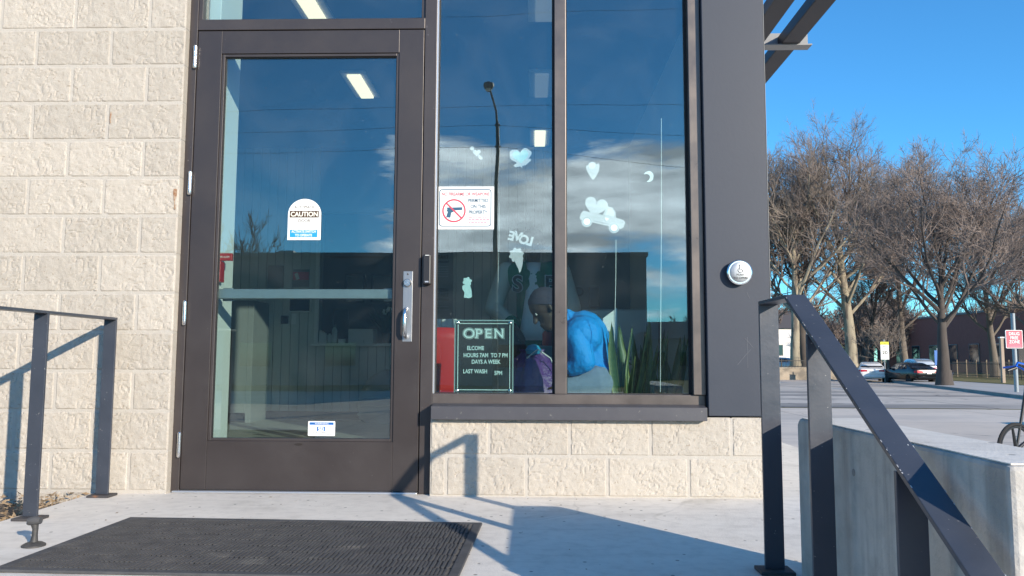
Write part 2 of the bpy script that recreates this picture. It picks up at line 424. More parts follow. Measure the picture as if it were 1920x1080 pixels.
material('white_print', (0.80, 0.82, 0.80), 0.4, spec=0.4)
material('cream_print', (0.82, 0.80, 0.70), 0.4)
material('black_print', (0.02, 0.015, 0.012), 0.5)
material('brown_print', (0.07, 0.035, 0.015), 0.5)
material('blue_print', (0.02, 0.30, 0.72), 0.45)
material('navy_print', (0.03, 0.10, 0.17), 0.45)
material('red_print', (0.55, 0.06, 0.10), 0.45)
material('pink_print', (0.62, 0.20, 0.28), 0.5)
material('grey_print', (0.35, 0.35, 0.36), 0.5)
material('deep_blue_print', (0.01, 0.12, 0.42), 0.45)
material('yellow_print', (0.75, 0.72, 0.02), 0.45)
material('cling_white', (0.55, 0.54, 0.56), 0.5, col2=(0.66, 0.62, 0.68), nscale=60)
material('cling_mint', (0.50, 0.72, 0.72), 0.5, col2=(0.60, 0.80, 0.80), nscale=35)
material('cling_bright', (0.80, 0.84, 0.86), 0.5)
material('cling_line', (0.33, 0.40, 0.45), 0.5)
material('white_wall', (0.74, 0.75, 0.73), 0.7, col2=(0.70, 0.71, 0.69), nscale=3)
material('board_paint', (0.60, 0.62, 0.59), 0.6, col2=(0.53, 0.55, 0.52), nscale=5, randobj=0.08)
material('grey_wall', (0.22, 0.225, 0.225), 0.75, col2=(0.19, 0.195, 0.195), nscale=2)
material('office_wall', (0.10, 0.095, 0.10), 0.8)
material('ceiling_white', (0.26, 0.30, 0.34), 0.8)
material('tile_floor', (0.24, 0.245, 0.22), 0.55, col2=(0.29, 0.295, 0.265), nscale=4)
material('lamp_lit', (1, 1, 1), 0.5, emit=((1.0, 0.80, 0.52), 1.25))
material('lamp_dim', (0.8, 0.8, 0.8), 0.5, emit=((1.0, 0.9, 0.75), 0.10))
material('red_enamel', (0.42, 0.015, 0.018), 0.35, coat=0.3)
material('red_plastic', (0.55, 0.02, 0.02), 0.4)
material('screen_dark', (0.01, 0.012, 0.02), 0.25)
material('letterboard', (0.012, 0.016, 0.018), 0.7)
material('acrylic_edge', (0.30, 0.42, 0.42), 0.25, spec=0.7)
material('letter_pale', (0.62, 0.78, 0.76), 0.5)
material('plastic_clear', (0.45, 0.52, 0.52), 0.2)
material('paper', (0.70, 0.70, 0.68), 0.8)
material('skin_dark', (0.075, 0.038, 0.025), 0.55)
material('skin_brown', (0.055, 0.030, 0.020), 0.55)
material('varsity_green', (0.012, 0.20, 0.10), 0.8, bump=0.3, bscale=60)
material('cream_sleeve', (0.74, 0.70, 0.60), 0.6, bump=0.3, bscale=40)
material('shirt_white', (0.82, 0.82, 0.84), 0.8)
material('blue_jacket', (0.002, 0.29, 0.82), 0.65, col2=(0.002, 0.33, 0.88), nscale=8, bump=0.4, bscale=16, bdist=0.03)
material('denim', (0.16, 0.22, 0.32), 0.85, col2=(0.24, 0.31, 0.42), nscale=20)
material('dark_trousers', (0.025, 0.032, 0.055), 0.85)
material('beanie', (0.045, 0.04, 0.065), 0.9, bump=0.4, bscale=60)
material('purple_nylon', (0.085, 0.03, 0.17), 0.38, col2=(0.11, 0.045, 0.21), nscale=10, bump=0.6, bscale=14, bdist=0.03)
material('cyan_cloth', (0.02, 0.30, 0.50), 0.8)
material('striped_cloth', (0.55, 0.57, 0.60), 0.85)
material('snake_leaf', (0.030, 0.085, 0.035), 0.45, col2=(0.095, 0.16, 0.06), nscale=26, stretch=(1, 1, 1.7))
material('snake_edge', (0.26, 0.30, 0.09), 0.45, col2=(0.15, 0.20, 0.07), nscale=30)
material('leafy_green', (0.04, 0.10, 0.03), 0.5, col2=(0.07, 0.15, 0.04), nscale=20)
material('terracotta', (0.30, 0.13, 0.07), 0.85)
material('black_pot', (0.02, 0.02, 0.02), 0.5)
material('bark', (0.12, 0.10, 0.085), 0.95, col2=(0.19, 0.16, 0.13), nscale=3, bump=0.5, bscale=14, stretch=(1, 1, 0.3))
material('bark_pale', (0.24, 0.205, 0.15), 0.95, col2=(0.34, 0.295, 0.215), nscale=3, bump=0.6, bscale=12, stretch=(1, 1, 0.25), col3=(0.14, 0.115, 0.09), n3scale=2.2, n3lo=0.5, n3hi=0.62)
material('bark_dark', (0.055, 0.045, 0.040), 0.95, col2=(0.095, 0.08, 0.07), nscale=3, bump=0.5, bscale=14, stretch=(1, 1, 0.3))
material('twig', (0.17, 0.135, 0.118), 0.95, col2=(0.245, 0.195, 0.17), nscale=0.5)
material('twig_grey', (0.19, 0.155, 0.13), 0.95, col2=(0.25, 0.205, 0.17), nscale=0.5)
material('twig_dark', (0.12, 0.095, 0.085), 0.95, col2=(0.17, 0.135, 0.12), nscale=0.5)
material('evergreen', (0.03, 0.055, 0.03), 0.9, col2=(0.06, 0.08, 0.04), nscale=3)
material('school_brick', (0.27, 0.095, 0.075), 0.9, col2=(0.34, 0.125, 0.095), nscale=4)
material('old_stone', (0.27, 0.225, 0.17), 0.95, col2=(0.37, 0.31, 0.24), nscale=1.2, bump=0.6, bscale=6, bdist=0.05, col3=(0.16, 0.14, 0.115), n3scale=0.9, n3lo=0.5, n3hi=0.68)
material('iron', (0.022, 0.020, 0.020), 0.6, 0.2)
material('fence_post_wood', (0.26, 0.20, 0.14), 0.9)
material('white_siding', (0.74, 0.73, 0.71), 0.7)
material('house_roof', (0.08, 0.075, 0.08), 0.9)
material('tan_brick', (0.33, 0.26, 0.20), 0.9, col2=(0.38, 0.30, 0.24), nscale=3)
material('dark_block', (0.20, 0.205, 0.20), 0.9, col2=(0.24, 0.245, 0.24), nscale=1)
material('galvanised', (0.26, 0.29, 0.31), 0.5, 0.4)
material('lamp_post_paint', (0.08, 0.09, 0.09), 0.5)
material('lamp_lens', (0.75, 0.72, 0.62), 0.3)
material('wire', (0.012, 0.012, 0.014), 0.6)
material('car_white', (0.78, 0.78, 0.77), 0.3, coat=0.7)
material('car_black', (0.004, 0.005, 0.006), 0.16, spec=0.3)
material('car_silver', (0.42, 0.46, 0.50), 0.32, 0.4, coat=0.7)
material('car_blue', (0.015, 0.035, 0.085), 0.3, coat=0.7)
material('car_glass', (0.015, 0.022, 0.035), 0.06, spec=0.9)
material('tail_red', (0.50, 0.012, 0.03), 0.25)
material('tyre', (0.015, 0.015, 0.016), 0.85)
material('bike_black', (0.012, 0.012, 0.014), 0.42)
material('bike_blue', (0.008, 0.10, 0.55), 0.22, 0.3, coat=0.8)
GLASS = glass_material('shop_glass', (0.84, 0.925, 0.915), 0.115)
WGLASS = glass_material('plain_glass', (0.9, 0.95, 0.95), 0.05)

TXT = {}
def text(parent, s, x, y, z, h, mat, align='CENTER', sx=1.0, bold=0.0, rot=0.0, name='lettering', mirror=False, thick=0.0004, rz=0.0):
    c = bpy.data.curves.new('font', 'FONT'); c.body = s; c.align_x = align; c.align_y = 'CENTER'
    c.size = h * 1.37; c.extrude = thick; c.offset = bold; c.resolution_u = 4
    tmp = bpy.data.objects.new('font', c)
    COL.objects.link(tmp)
    me = bpy.data.meshes.new_from_object(tmp.evaluated_get(bpy.context.evaluated_depsgraph_get()))
    COL.objects.unlink(tmp); bpy.data.objects.remove(tmp); bpy.data.curves.remove(c)
    me.name = name
    me.materials.clear(); me.materials.append(MATS[mat])
    # centre on the glyphs' own box
    n = len(me.vertices); co = np.empty(n * 3); me.vertices.foreach_get('co', co); co = co.reshape(-1, 3)
    lo_, hi_ = co.min(0), co.max(0)
    co[:, 1] -= (lo_[1] + hi_[1]) / 2
    co[:, 0] -= (lo_[0] + hi_[0]) / 2
    me.vertices.foreach_set('co', co.ravel()); me.update()
    o = bpy.data.objects.new(name, me); COL.objects.link(o)
    o.parent = parent
    o.location = Vector((x, y, z)) - wloc(parent)
    o.rotation_euler = (R(90), -rot, rz)
    o.scale = (-sx if mirror else sx, 1, 1)
    return o
material('scuff', (0.14, 0.145, 0.16), 0.6)
material('bracket_grey', (0.22, 0.225, 0.23), 0.6)
# ================================================================== SETTING: ground, landing, steps
GZ = -0.90
def struct(mb, name, mat, bevel=0.0, kind='structure'):
    o = mb.build(name, MATS[mat], bevel=bevel); o['kind'] = kind; return o
g = MB(); g.add([(-1200, -900, GZ - 0.012), (1200, -900, GZ - 0.012), (1200, 1500, GZ - 0.012), (-1200, 1500, GZ - 0.012)], [(0, 1, 2, 3)])
struct(g, 'ground', 'lawn')
# pale concrete lot round the shop and behind the camera
lot = MB(); lot.add([(-70, -34, GZ - 0.004), (60, -34, GZ - 0.004), (60, 21, GZ - 0.004), (-70, 25, GZ - 0.004)], [(0, 1, 2, 3)])
struct(lot, 'parking_lot', 'lot_concrete')
rd = MB(); rd.add([(-80, 25.5, GZ), (90, 20.5, GZ), (90, 30, GZ), (34, 62, GZ), (40, 160, GZ), (20, 160, GZ), (14, 62, GZ), (-80, 62, GZ)], [tuple(range(8))])
struct(rd, 'road', 'road_concrete')
# landing with the walk along the east side
la = MB(); la.prismz([(-2.25, -1.62), (2.1, -1.62), (2.1, 6.0), (1.22, 6.0), (1.22, 0.30), (-2.25, 0.30)], -0.9, 0.0)
struct(la, 'landing', 'concrete', bevel=0.008)
st = MB()
for i in range(5):
    st.box(-2.25, 0.862, -1.625 - 0.27 * (i + 1), -1.60 - 0.27 * i, -0.92, -0.15 * (i + 1))
struct(st, 'entrance_steps', 'concrete', bevel=0.008)
pv = MB(); pv.box(2.105, 9.0, -6.0, 6.3, -1.0, -0.75)
struct(pv, 'pavement', 'concrete', bevel=0.02)
so = MB(); so.box(-9.0, -2.255, -4.0, -0.002, -1.0, -0.055)
struct(so, 'soil_bed', 'soil')

# ================================================================== THE SHOP
shop = thing('laundromat_building', 'tan split-face block shop with dark bronze glass door and corner window', 'building', (0, 0, 0))
def block_mesh(w, h, seed):
    nx, nz = max(4, round(w / 0.0078)), max(4, round(h / 0.0078))
    V = []; Fc = []
    o = Vector((seed * 3.71, seed * 1.37, seed * 2.11))
    for j in range(nz + 1):
        for i in range(nx + 1):
            x = -w / 2 + w * i / nx; z = -h / 2 + h * j / nz
            e = min(x + w / 2, w / 2 - x, z + h / 2, h / 2 - z)
            ef = min(1.0, e / 0.0035)
            p = Vector(((x + z * 0.45) * 1.15, 0, z - x * 0.25)) + o
            a = mnoise.noise(p * 16); b = mnoise.noise(p * 42); c = 1 - abs(mnoise.noise(p * 30 + Vector((5, 5, 5)))) * 2
            d = mnoise.noise(p * 85)
            r2 = abs(mnoise.noise(p * 26 + Vector((9, 2, 4)))); pit = max(0.0, 0.16 - r2) / 0.16 * max(0.0, min(1.0, 0.5 + 1.6 * mnoise.noise(p * 9 + Vector((1, 7, 3)))))
            yy = 0.001 - ef * (0.0055 + 0.0020 * a + 0.0014 * b + 0.0006 * c + 0.0010 * d - 0.0042 * pit)
            jx = 0.0 if e < 1e-6 else 0.003 * d; jz = 0.0 if e < 1e-6 else 0.003 * b
            V.append((x + jx, yy, z + jz))
    k = nx + 1
    for j in range(nz):
        for i in range(nx): Fc.append((j * k + i, j * k + i + 1, (j + 1) * k + i + 1, (j + 1) * k + i))
    b = len(V)
    ring = [i for i in range(nx + 1)] + [j * k + nx for j in range(1, nz + 1)] + [nz * k + i for i in range(nx - 1, -1, -1)] + [j * k for j in range(nz - 1, 0, -1)]
    for r_ in ring: V.append((V[r_][0], 0.05, V[r_][2]))
    n = len(ring)
    for i in range(n): Fc.append((ring[(i + 1) % n], ring[i], b + i, b + (i + 1) % n))
    me = bpy.data.meshes.new('block'); me.from_pydata(V, [], Fc); me.materials.append(MATS['block'])
    me.update()
    return me
BL = {}
def place_block(parent, x0, x1, z0, z1):
    w, h = x1 - x0 - 0.009, z1 - z0 - 0.009
    key = (round(w, 3), round(h, 3)); BL.setdefault(key, [])
    lim = 9 if w > 0.3 else 6
    if len(BL[key]) < lim: BL[key].append(block_mesh(w, h, len(BL) * 10 + len(BL[key])))
    o = bpy.data.objects.new('block', random.choice(BL[key])); COL.objects.link(o); o.parent = parent
    o.location = ((x0 + x1) / 2, 0, (z0 + z1) / 2)
    return o
# left wall
lw = MB(); lw.box(-5.9, -1.868, -0.0010, 0.20, -0.9, 3.70)
left_wall = lw.build('wall', MATS['mortar'], shop)
XR, ZB, CH, CW = -1.862, 0.0108, 0.2032, 0.4064
for k in range(-3, 17):
    z0 = ZB + k * CH
    x1 = XR
    first = CW / 2 if k % 2 == 0 else CW
    while x1 > -5.6:
        x0 = x1 - (first if x1 == XR else CW)
        place_block(left_wall, x0, x1, z0, z0 + CH); x1 = x0
# rust streaks
for (px, py, w, h) in ((206, 220, 0.006, 0.06), (327, 373, 0.013, 0.11)):
    p = at(px, py, y=-0.012)
    m = MB(); pts = []
    for i in range(14):
        t = i / 13; pts.append((p.x - w * (0.5 + 0.35 * math.sin(5 * t + px)) * (1 - 0.6 * t), p.z + h * (0.5 - t)))
    for i in range(13, -1, -1):
        t = i / 13; pts.append((p.x + w * (0.5 + 0.4 * math.sin(7 * t)) * (1 - 0.7 * t), p.z + h * (0.5 - t)))
    m.prism(pts, -0.0085, 0.006); m.build('rust_streak', MATS['rust'], left_wall)
# low wall under the window
lo = MB(); lo.box(-0.520, 1.200, -0.0010, 0.13, -0.02, 0.398)
low_wall = lo.build('low_wall', MATS['mortar'], shop)
LX0, LX1 = -0.524, 1.206
for z0, z1, jpx, jpy in ((0.0, 0.2028, 836, 890), (0.2028, 0.4050, 917, 820)):
    j0 = at(jpx, jpy, y=0).x
    js = [LX0] + [j0 + CW * i for i in range(-2, 8) if LX0 + 0.05 < j0 + CW * i < LX1 - 0.05] + [LX1]
    for a, b in zip(js[:-1], js[1:]): place_block(low_wall, a, b, z0, z1)
# east wall, back, roof (close the shell)
ew = MB(); ew.box(1.10, 1.203, 0.31, 7.9, -0.9, 3.70)
ew.build('side_wall', MATS['mortar'], shop)
m = MB(); m.box(-5.9, 1.203, 7.9, 8.05, -0.9, 3.70); m.box(-5.9, -5.75, 0.2, 7.9, -0.9, 3.7); m.box(-4.4, -4.25, 0.2, 7.9, -0.9, 3.7); m.build('rear_wall', MATS['mortar'], shop)
m = MB(); m.box(-5.95, 1.25, -0.03, 8.1, 3.70, 3.95); m.build('roof', MATS['column_steel'], shop)
m = MB(); m.box(-1.866, 0.880, 0.02, 0.15, 3.02, 3.70); m.build('fascia', MATS['bronze'], shop, bevel=0.003)
# corner column panel
m = MB(); m.box(0.884, 1.206, -0.006, 0.305, 0.4075, 3.70); cpanel = m.build('corner_panel', MATS['column_steel'], shop, bevel=0.004)
for pts_ in (((1401, 632), (1402, 690)), ((1383, 684), (1396, 668), (1408, 655)), ((1396, 634), (1402, 640), (1412, 652)), ((1400, 548), (1406, 560))):
    m = MB(); m.tube([(at(a_, b_, y=-.006).x, -.006, at(a_, b_, y=-.006).z) for a_, b_ in pts_], .0009, 5); m.build('scuff_mark', MATS['scuff'], cpanel)
m = MB(); m.box(1.2065, 1.2090, -0.007, 0.305, 0.4075, 3.70); m.build('panel_trim', MATS['bracket_grey'], shop)
# window frame members
wf = MB(); wf.box(-0.5835, -0.519, 0.045, 0.15, 0.0, 3.02); window_frame = wf.build('window_frame', MATS['bronze'], shop, bevel=0.002)
m = MB(); m.box(-0.519, -0.512, 0.052, 0.13, 0.512, 3.02); m.build('glazing_bead', MATS['aluminium'], window_frame)
m = MB(); m.box(0.111, 0.172, 0.042, 0.15, 0.5115, 3.02); m.build('mullion', MATS['mullion_bronze'], window_frame, bevel=0.003)
m = MB(); m.box(0.818, 0.8815, 0.028, 0.15, 0.5115, 3.02); m.build('jamb', MATS['mullion_bronze'], window_frame, bevel=0.003)
m = MB(); m.box(-0.519, 0.8815, 0.044, 0.15, 0.452, 0.511); m.build('bottom_rail', MATS['mullion_bronze'], window_frame, bevel=0.003)
for x0, x1 in ((-0.5115, 0.1108), (0.1725, 0.8175)):
    m = MB()
    m.box(x0, x0 + 0.006, 0.084, 0.089, 0.512, 3.02); m.box(x1 - 0.012, x1, 0.080, 0.089, 0.512, 3.02); m.box(x0 + 0.006, x1 - 0.012, 0.084, 0.089, 0.512, 0.516)
    m.build('gasket', MATS['rubber_gasket'], window_frame)
    m = MB(); m.box(x0 + 0.0005, x1 - 0.0005, 0.0895, 0.0955, 0.5122, 3.0195); m.build('window_pane', GLASS, shop)
sl = MB(); sl.add([(-0.514, -0.052, 0.386), (0.868, -0.052, 0.386), (0.868, -0.052, 0.452), (-0.514, -0.052, 0.452),
                   (-0.514, 0.043, 0.386), (0.868, 0.043, 0.386), (0.868, 0.043, 0.462), (-0.514, 0.043, 0.462)],
                  [(0, 1, 2, 3), (5, 4, 7, 6), (3, 2, 6, 7), (4, 5, 1, 0), (4, 0, 3, 7), (1, 5, 6, 2)])
sl.build('window_sill', MATS['sill_steel'], shop, bevel=0.002)
# door frame
df = MB(); df.box(-1.8655, -1.8235, 0.045, 0.15, 0.0, 3.02); door_frame = df.build('door_frame', MATS['bronze'], shop, bevel=0.002)
m = MB(); m.box(-1.8230, -0.5845, 0.046, 0.15, 2.4615, 2.522); m.build('header', MATS['bronze'], door_frame, bevel=0.003)
m = MB(); m.box(-1.8230, -1.800, 0.050, 0.14, 2.5225, 3.02); m.build('transom_bead', MATS['bronze'], door_frame, bevel=0.002)
m = MB(); m.box(-0.606, -0.5845, 0.060, 0.14, 2.5225, 3.02); m.build('transom_bead', MATS['bronze'], door_frame, bevel=0.002)
m = MB(); m.box(-1.7995, -0.6065, 0.0895, 0.0955, 2.5225, 3.0195); m.build('transom_pane', GLASS, shop)
m = MB(); m.box(-1.850, -0.590, 0.02, 0.16, 0.0005, 0.0115); m.build('threshold', MATS['aluminium'], door_frame, bevel=0.003)
# door leaf
dl = MB()
dl.box(-1.8195, -1.688, 0.050, 0.095, 0.014, 2.4575); dl.box(-0.722, -0.5895, 0.050, 0.095, 0.014, 2.4575)
dl.box(-1.6872, -0.7228, 0.0508, 0.095, 2.331, 2.4575); dl.box(-1.6872, -0.7228, 0.0508, 0.095, 0.014, 0.262)
door = dl.build('door', MATS['door_bronze'], shop, bevel=0.0015)
m = MB()
m.box(-1.6875, -1.672, 0.058, 0.092, 0.262, 2.331); m.box(-0.7375, -0.7225, 0.058, 0.092, 0.262, 2.331)
m.box(-1.672, -0.7375, 0.0582, 0.092, 2.3155, 2.331); m.box(-1.672, -0.7375, 0.0582, 0.092, 0.262, 0.2765)
m.build('glass_stop', MATS['bronze'], door, bevel=0.002)
m = MB()
m.box(-1.672, -1.669, 0.066, 0.0745, 0.2765, 2.3155); m.box(-0.7405, -0.7375, 0.062, 0.0745, 0.2765, 2.3155); m.box(-1.669, -0.7405, 0.066, 0.0745, 2.3115, 2.3155)
m.build('gasket', MATS['rubber_gasket'], door)
m = MB(); m.box(-1.6715, -0.738, 0.075, 0.081, 0.2768, 2.3152); m.build('door_pane', GLASS, door)
m = MB(); m.box(-1.681, -0.728, 0.098, 0.150, 1.005, 1.056); m.box(-1.675, -1.62, 0.150, 0.17, 0.995, 1.066); m.box(-0.80, -0.73, 0.150, 0.17, 0.995, 1.066)
m.build('panic_bar', MATS['panic_grey'], door, bevel=0.004)
for zc in (2.308, 1.616, 0.924, 0.242):
    m = MB(); pr = [(0.0, -0.065), (0.007, -0.064), (0.0100, -0.060)]
    for i in range(5):
        a = -0.060 + 0.024 * i; pr += [(0.0105, a + 0.001), (0.0105, a + 0.0225), (0.0088, a + 0.0235)]
    pr += [(0.0100, 0.060), (0.007, 0.065), (0.0, 0.066)]
    m.lathe(pr, (-1.827, 0.036, zc), 18, 'z'); m.build('hinge', MATS['chrome'], door, smooth=True)
hp = MB(); hp.box(-0.680, -0.631, 0.0475, 0.0498, 0.778, 1.146)
hplate = hp.build('handle_plate', MATS['steel_brushed'], door, bevel=0.001)
m = MB(); m.tube([(-0.662, 0.047, 0.800), (-0.662, 0.012, 0.812), (-0.662, 0.000, 0.835), (-0.662, 0.000, 0.915), (-0.662, 0.012, 0.938), (-0.662, 0.047, 0.950)], [0.010, 0.010, 0.0095, 0.0095, 0.010, 0.010], 12)
m.build('pull_handle', MATS['chrome'], hplate, smooth=True)
m = MB(); m.lathe([(0.021, 0.0), (0.021, -0.012), (0.017, -0.017), (0.0, -0.017)], (-0.657, 0.047, 1.085), 24, 'y'); m.lathe([(0.005, -0.0172), (0.004, -0.019), (0.0, -0.019)], (-0.657, 0.047, 1.085), 10, 'y')
m.build('lock_cylinder', MATS['chrome'], hplate, smooth=True)
m = MB(); m.lathe([(0.005, 0.0), (0.004, -0.003), (0.0, -0.003)], (-0.657, 0.047, 1.131), 10, 'y'); m.build('screw', MATS['cast_iron'], hplate)
m = MB(); m.lathe([(0.021, 0.0), (0.021, -0.0012), (0.0, -0.0012)], (0, 0, 0), 24, 'y')
m.xf(Matrix.Translation((-1.21, 0.0507, 0.247)) @ Matrix.Diagonal((1, 1, 0.30, 1))); mo = m.build('maker_badge', MATS['black_print'], door)

# east side canopy of square steel tubes
cz_ = 3.30
def beam_x(px, py): return at(px, py, z=cz_)
b1a, b1b = at(1566, 1, z=cz_), at(1435, 160, z=cz_)
b1c = at(1434, 108, z=cz_)
canopy = thing('side_canopy', 'dark steel tube canopy frame sticking out beside the grey corner column', 'canopy', (1.2, 2.0, 3.2))
xb = (b1a.x + b1b.x) / 2; xa = xb - 0.16
def y_at(px, py): return at(px, py, z=cz_).y
for nm, x0 in (('beam', xb - 0.15), ('beam', xb - 0.15 - 0.30)):
    m = MB(); m.box(x0, x0 + 0.15, -0.6, 6.5, cz_, cz_ + 0.10); m.build(nm, MATS['canopy_steel'], canopy, bevel=0.008)
yc = at(1500, 84, z=cz_ - 0.012).y
m = MB(); m.box(1.204, xb + 0.10, yc, yc + 0.10, cz_ - 0.012, cz_ - 0.002); m.box(1.204, xb + 0.10, yc + 0.10, yc + 0.112, cz_ - 0.012, cz_ + 0.13)
m.build('bracket', MATS['cheek_concrete'] if False else MATS['bracket_grey'], canopy)

# ================================================================== handrails
def flat_bar(m, p0, p1, wx=0.063, t=0.012):
    p0, p1 = Vector(p0), Vector(p1); d = (p1 - p0); L_ = d.length; d.normalize()
    nrm = Vector((1, 0, 0)).cross(d).normalized()
    m.obox((p0 + p1) / 2, Vector((wx / 2, 0, 0)), d * (L_ / 2), nrm * (t / 2))
def handrail(name, label, x, posts, bend_y, ztop, end, group):
    t = thing(name, label, 'handrail', (x, posts[0][0], 0), group=group)
    zc = ztop - 0.006; y0 = posts[0][0] + 0.0062
    m = MB()
    slope = 0.592
    ye = end; ze = zc - slope * (bend_y - ye)
    th = 0.006
    # one bent strip: level then falling
    n1 = Vector((0, 0, 1)); d2 = Vector((0, -(bend_y - ye), ze - zc)).normalized(); n2 = Vector((0, -d2.z, d2.y)); n2 = n2 if n2.z > 0 else -n2
    nb = (n1 + n2).normalized(); kb = th / nb.dot(n1)
    prof = [(Vector((0, y0, zc)), n1 * th), (Vector((0, bend_y, zc)), nb * kb), (Vector((0, ye, ze)), n2 * th)]
    vs_ = []
    for p, o_ in prof:
        for sx in (-1, 1):
            for sg in (-1, 1): vs_.append((x + sx * 0.0315, p.y + sg * o_.y, p.z + sg * o_.z))
    fs = []
    for i in range(2):
        a, b = i * 4, i * 4 + 4
        fs += [(a + 1, b + 1, b + 3, a + 3), (a + 0, a + 2, b + 2, b + 0), (a + 0, b + 0, b + 1, a + 1), (a + 2, a + 3, b + 3, b + 2)]
    fs += [(0, 1, 3, 2), (8, 10, 11, 9)]
    m.add(vs_, fs); m.build('top_rail', MATS['rail_steel'], t, bevel=0.0018)
    rr_c = random.Random(int(abs(x) * 1000)); m = MB()
    for q in range(46):
        sg = rr_c.choice((-1, -1, 1)); f = rr_c.random(); yy = y0 + (ye - y0) * f
        zz = zc if yy > bend_y else zc - slope * (bend_y - yy)
        dd = Vector((0, -1, 0)) if yy > bend_y else d2; nn = n1 if yy > bend_y else n2; s1 = rr_c.uniform(.001, .005); s2 = rr_c.uniform(.0004, .0011)
        ex = .0316 - s2 if rr_c.random() < .92 else rr_c.uniform(0, .03)
        m.obox(Vector((x + sg * ex, yy, zz)) + nn * (th * (1.22 if False else 1.0)), dd * s1, Vector((s2, 0, 0)), nn * .0003)
    o_ = m.build('paint_chips', MATS['paint_chip'], t); o_['kind'] = 'stuff'
    for (py, zb) in posts:
        zt = zc - th - 0.0005 if py > bend_y else zc - slope * (bend_y - py) - th * 1.22 - 0.0055
        m = MB(); m.box(x - 0.0315, x + 0.0315, py - 0.006, py + 0.006, zb + 0.0125, zt); post = m.build('post', MATS['rail_steel'], t, bevel=0.0015)
        m = MB(); m.box(x - 0.055, x + 0.055, py - 0.045, py + 0.045, zb + 0.0005, zb + 0.012); m.build('base_plate', MATS['rusty_plate'], post, bevel=0.002)
    return t
handrail('handrail', 'dark flat-bar stair handrail bending down in front of the concrete wall', 0.79, [(-1.365, 0.0), (-1.815, -0.15), (-2.325, -0.45)], -1.635, 0.888, -2.95, 'flat steel handrails')
handrail('handrail', 'dark flat-bar handrail standing against the split-face block wall', -2.145, [(-0.095, 0.0), (-0.655, 0.0), (-1.30, 0.0)], -1.36, 0.892, -1.361, 'flat steel handrails')

# cheek wall
cw = MB()
pf = [(-2.552, -0.92), (-2.552, 0.503), (-1.425, 0.503), (-1.402, 0.487), (-1.402, -0.92)]
vv = [(0.862, y, z) for y, z in pf] + [(1.062, y, z) for y, z in pf]; n = len(pf)
cw.add(vv, [tuple(range(n)), tuple(range(2 * n - 1, n - 1, -1))] + [(i, i + n, (i + 1) % n + n, (i + 1) % n) for i in range(n)])
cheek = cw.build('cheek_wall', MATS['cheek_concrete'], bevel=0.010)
tag(cheek, 'grey cast concrete stair wall behind the sloping handrail', 'wall')
m = MB(); m.box(0.870, 1.054, -2.544, -1.432, 0.5033, 0.5055); m.build('sunlit_tone_top', MATS['concrete'], cheek)  # paler layer; the sun's brightness on the top is put into its colour
for (px, py, r_) in ((1600, 886, 0.010), (1683, 918, 0.014)):
    p = at(px, py, x=0.861); m = MB(); m.lathe([(r_, 0.002), (r_, -0.0015), (r_ * 0.8, -0.002), (0, -0.002)], (0.8625, p.y, p.z), 14, 'x'); m.build('tie_hole', MATS['kerb'], cheek)

# ================================================================== small fittings
bt = thing('push_plate', 'round steel push-to-open button on the grey corner column', 'button', (1.046, -0.03, 1.133))
m = MB(); m.lathe([(0.060, 0.022), (0.064, 0.018), (0.064, -0.012), (0.058, -0.018), (0.0, -0.018)], (1.046, -0.006 - 0.0225, 1.133), 40, 'y'); m.build('housing', MATS['chrome'], bt, smooth=True)
m = MB(); m.lathe([(0.052, 0.0), (0.051, -0.003), (0.042, -0.0055), (0.025, -0.0068), (0.0, -0.0072)], (1.046, -0.0465, 1.133), 40, 'y'); m.build('button_face', MATS['steel_brushed'], bt, smooth=True)
text(bt, 'PUSH', 1.046, -0.0542, 1.119, 0.0100, 'black_print', sx=1.2)
text(bt, 'TO OPEN', 1.046, -0.0542, 1.103, 0.0100, 'black_print', sx=1.2)
m = MB(); yq = -0.0541
m.tube([(1.043, yq, 1.163), (1.043, yq, 1.146), (1.054, yq, 1.146), (1.060, yq, 1.136), (1.064, yq, 1.138)], 0.0014, 6)
m.tube([(1.046 + 0.012 * math.cos(a), yq, 1.142 + 0.012 * math.sin(a)) for a in np.linspace(R(130), R(345), 14)], 0.0013, 6)
m.lathe([(0.003, 0.0005), (0.003, -0.0005), (0, -0.0005)], (1.043, yq, 1.1675), 10, 'y'); m.build('wheelchair_symbol', MATS['black_print'], bt)

p0, p1 = at(793, 477, y=0.012), at(807, 533, y=0.012)
rb = thing('card_reader', 'slim black reader box mounted beside the pull handle', 'reader', (p0.x, 0.03, p1.z))
m = MB(); m.box(p0.x, p1.x, 0.012, 0.0445, p1.z, p0.z); m.build('housing', MATS['black_plastic'], rb, bevel=0.006)
m = MB(); m.box(p0.x + 0.012, p1.x - 0.008, 0.0108, 0.0125, p0.z - 0.006, p0.z - 0.003); m.build('status_light', MATS['white_print'], rb)
m = MB(); m.box(p0.x + 0.012, p1.x - 0.010, 0.0108, 0.0125, p1.z + 0.010, p1.z + 0.017); m.build('logo_plate', MATS['aluminium'], rb)

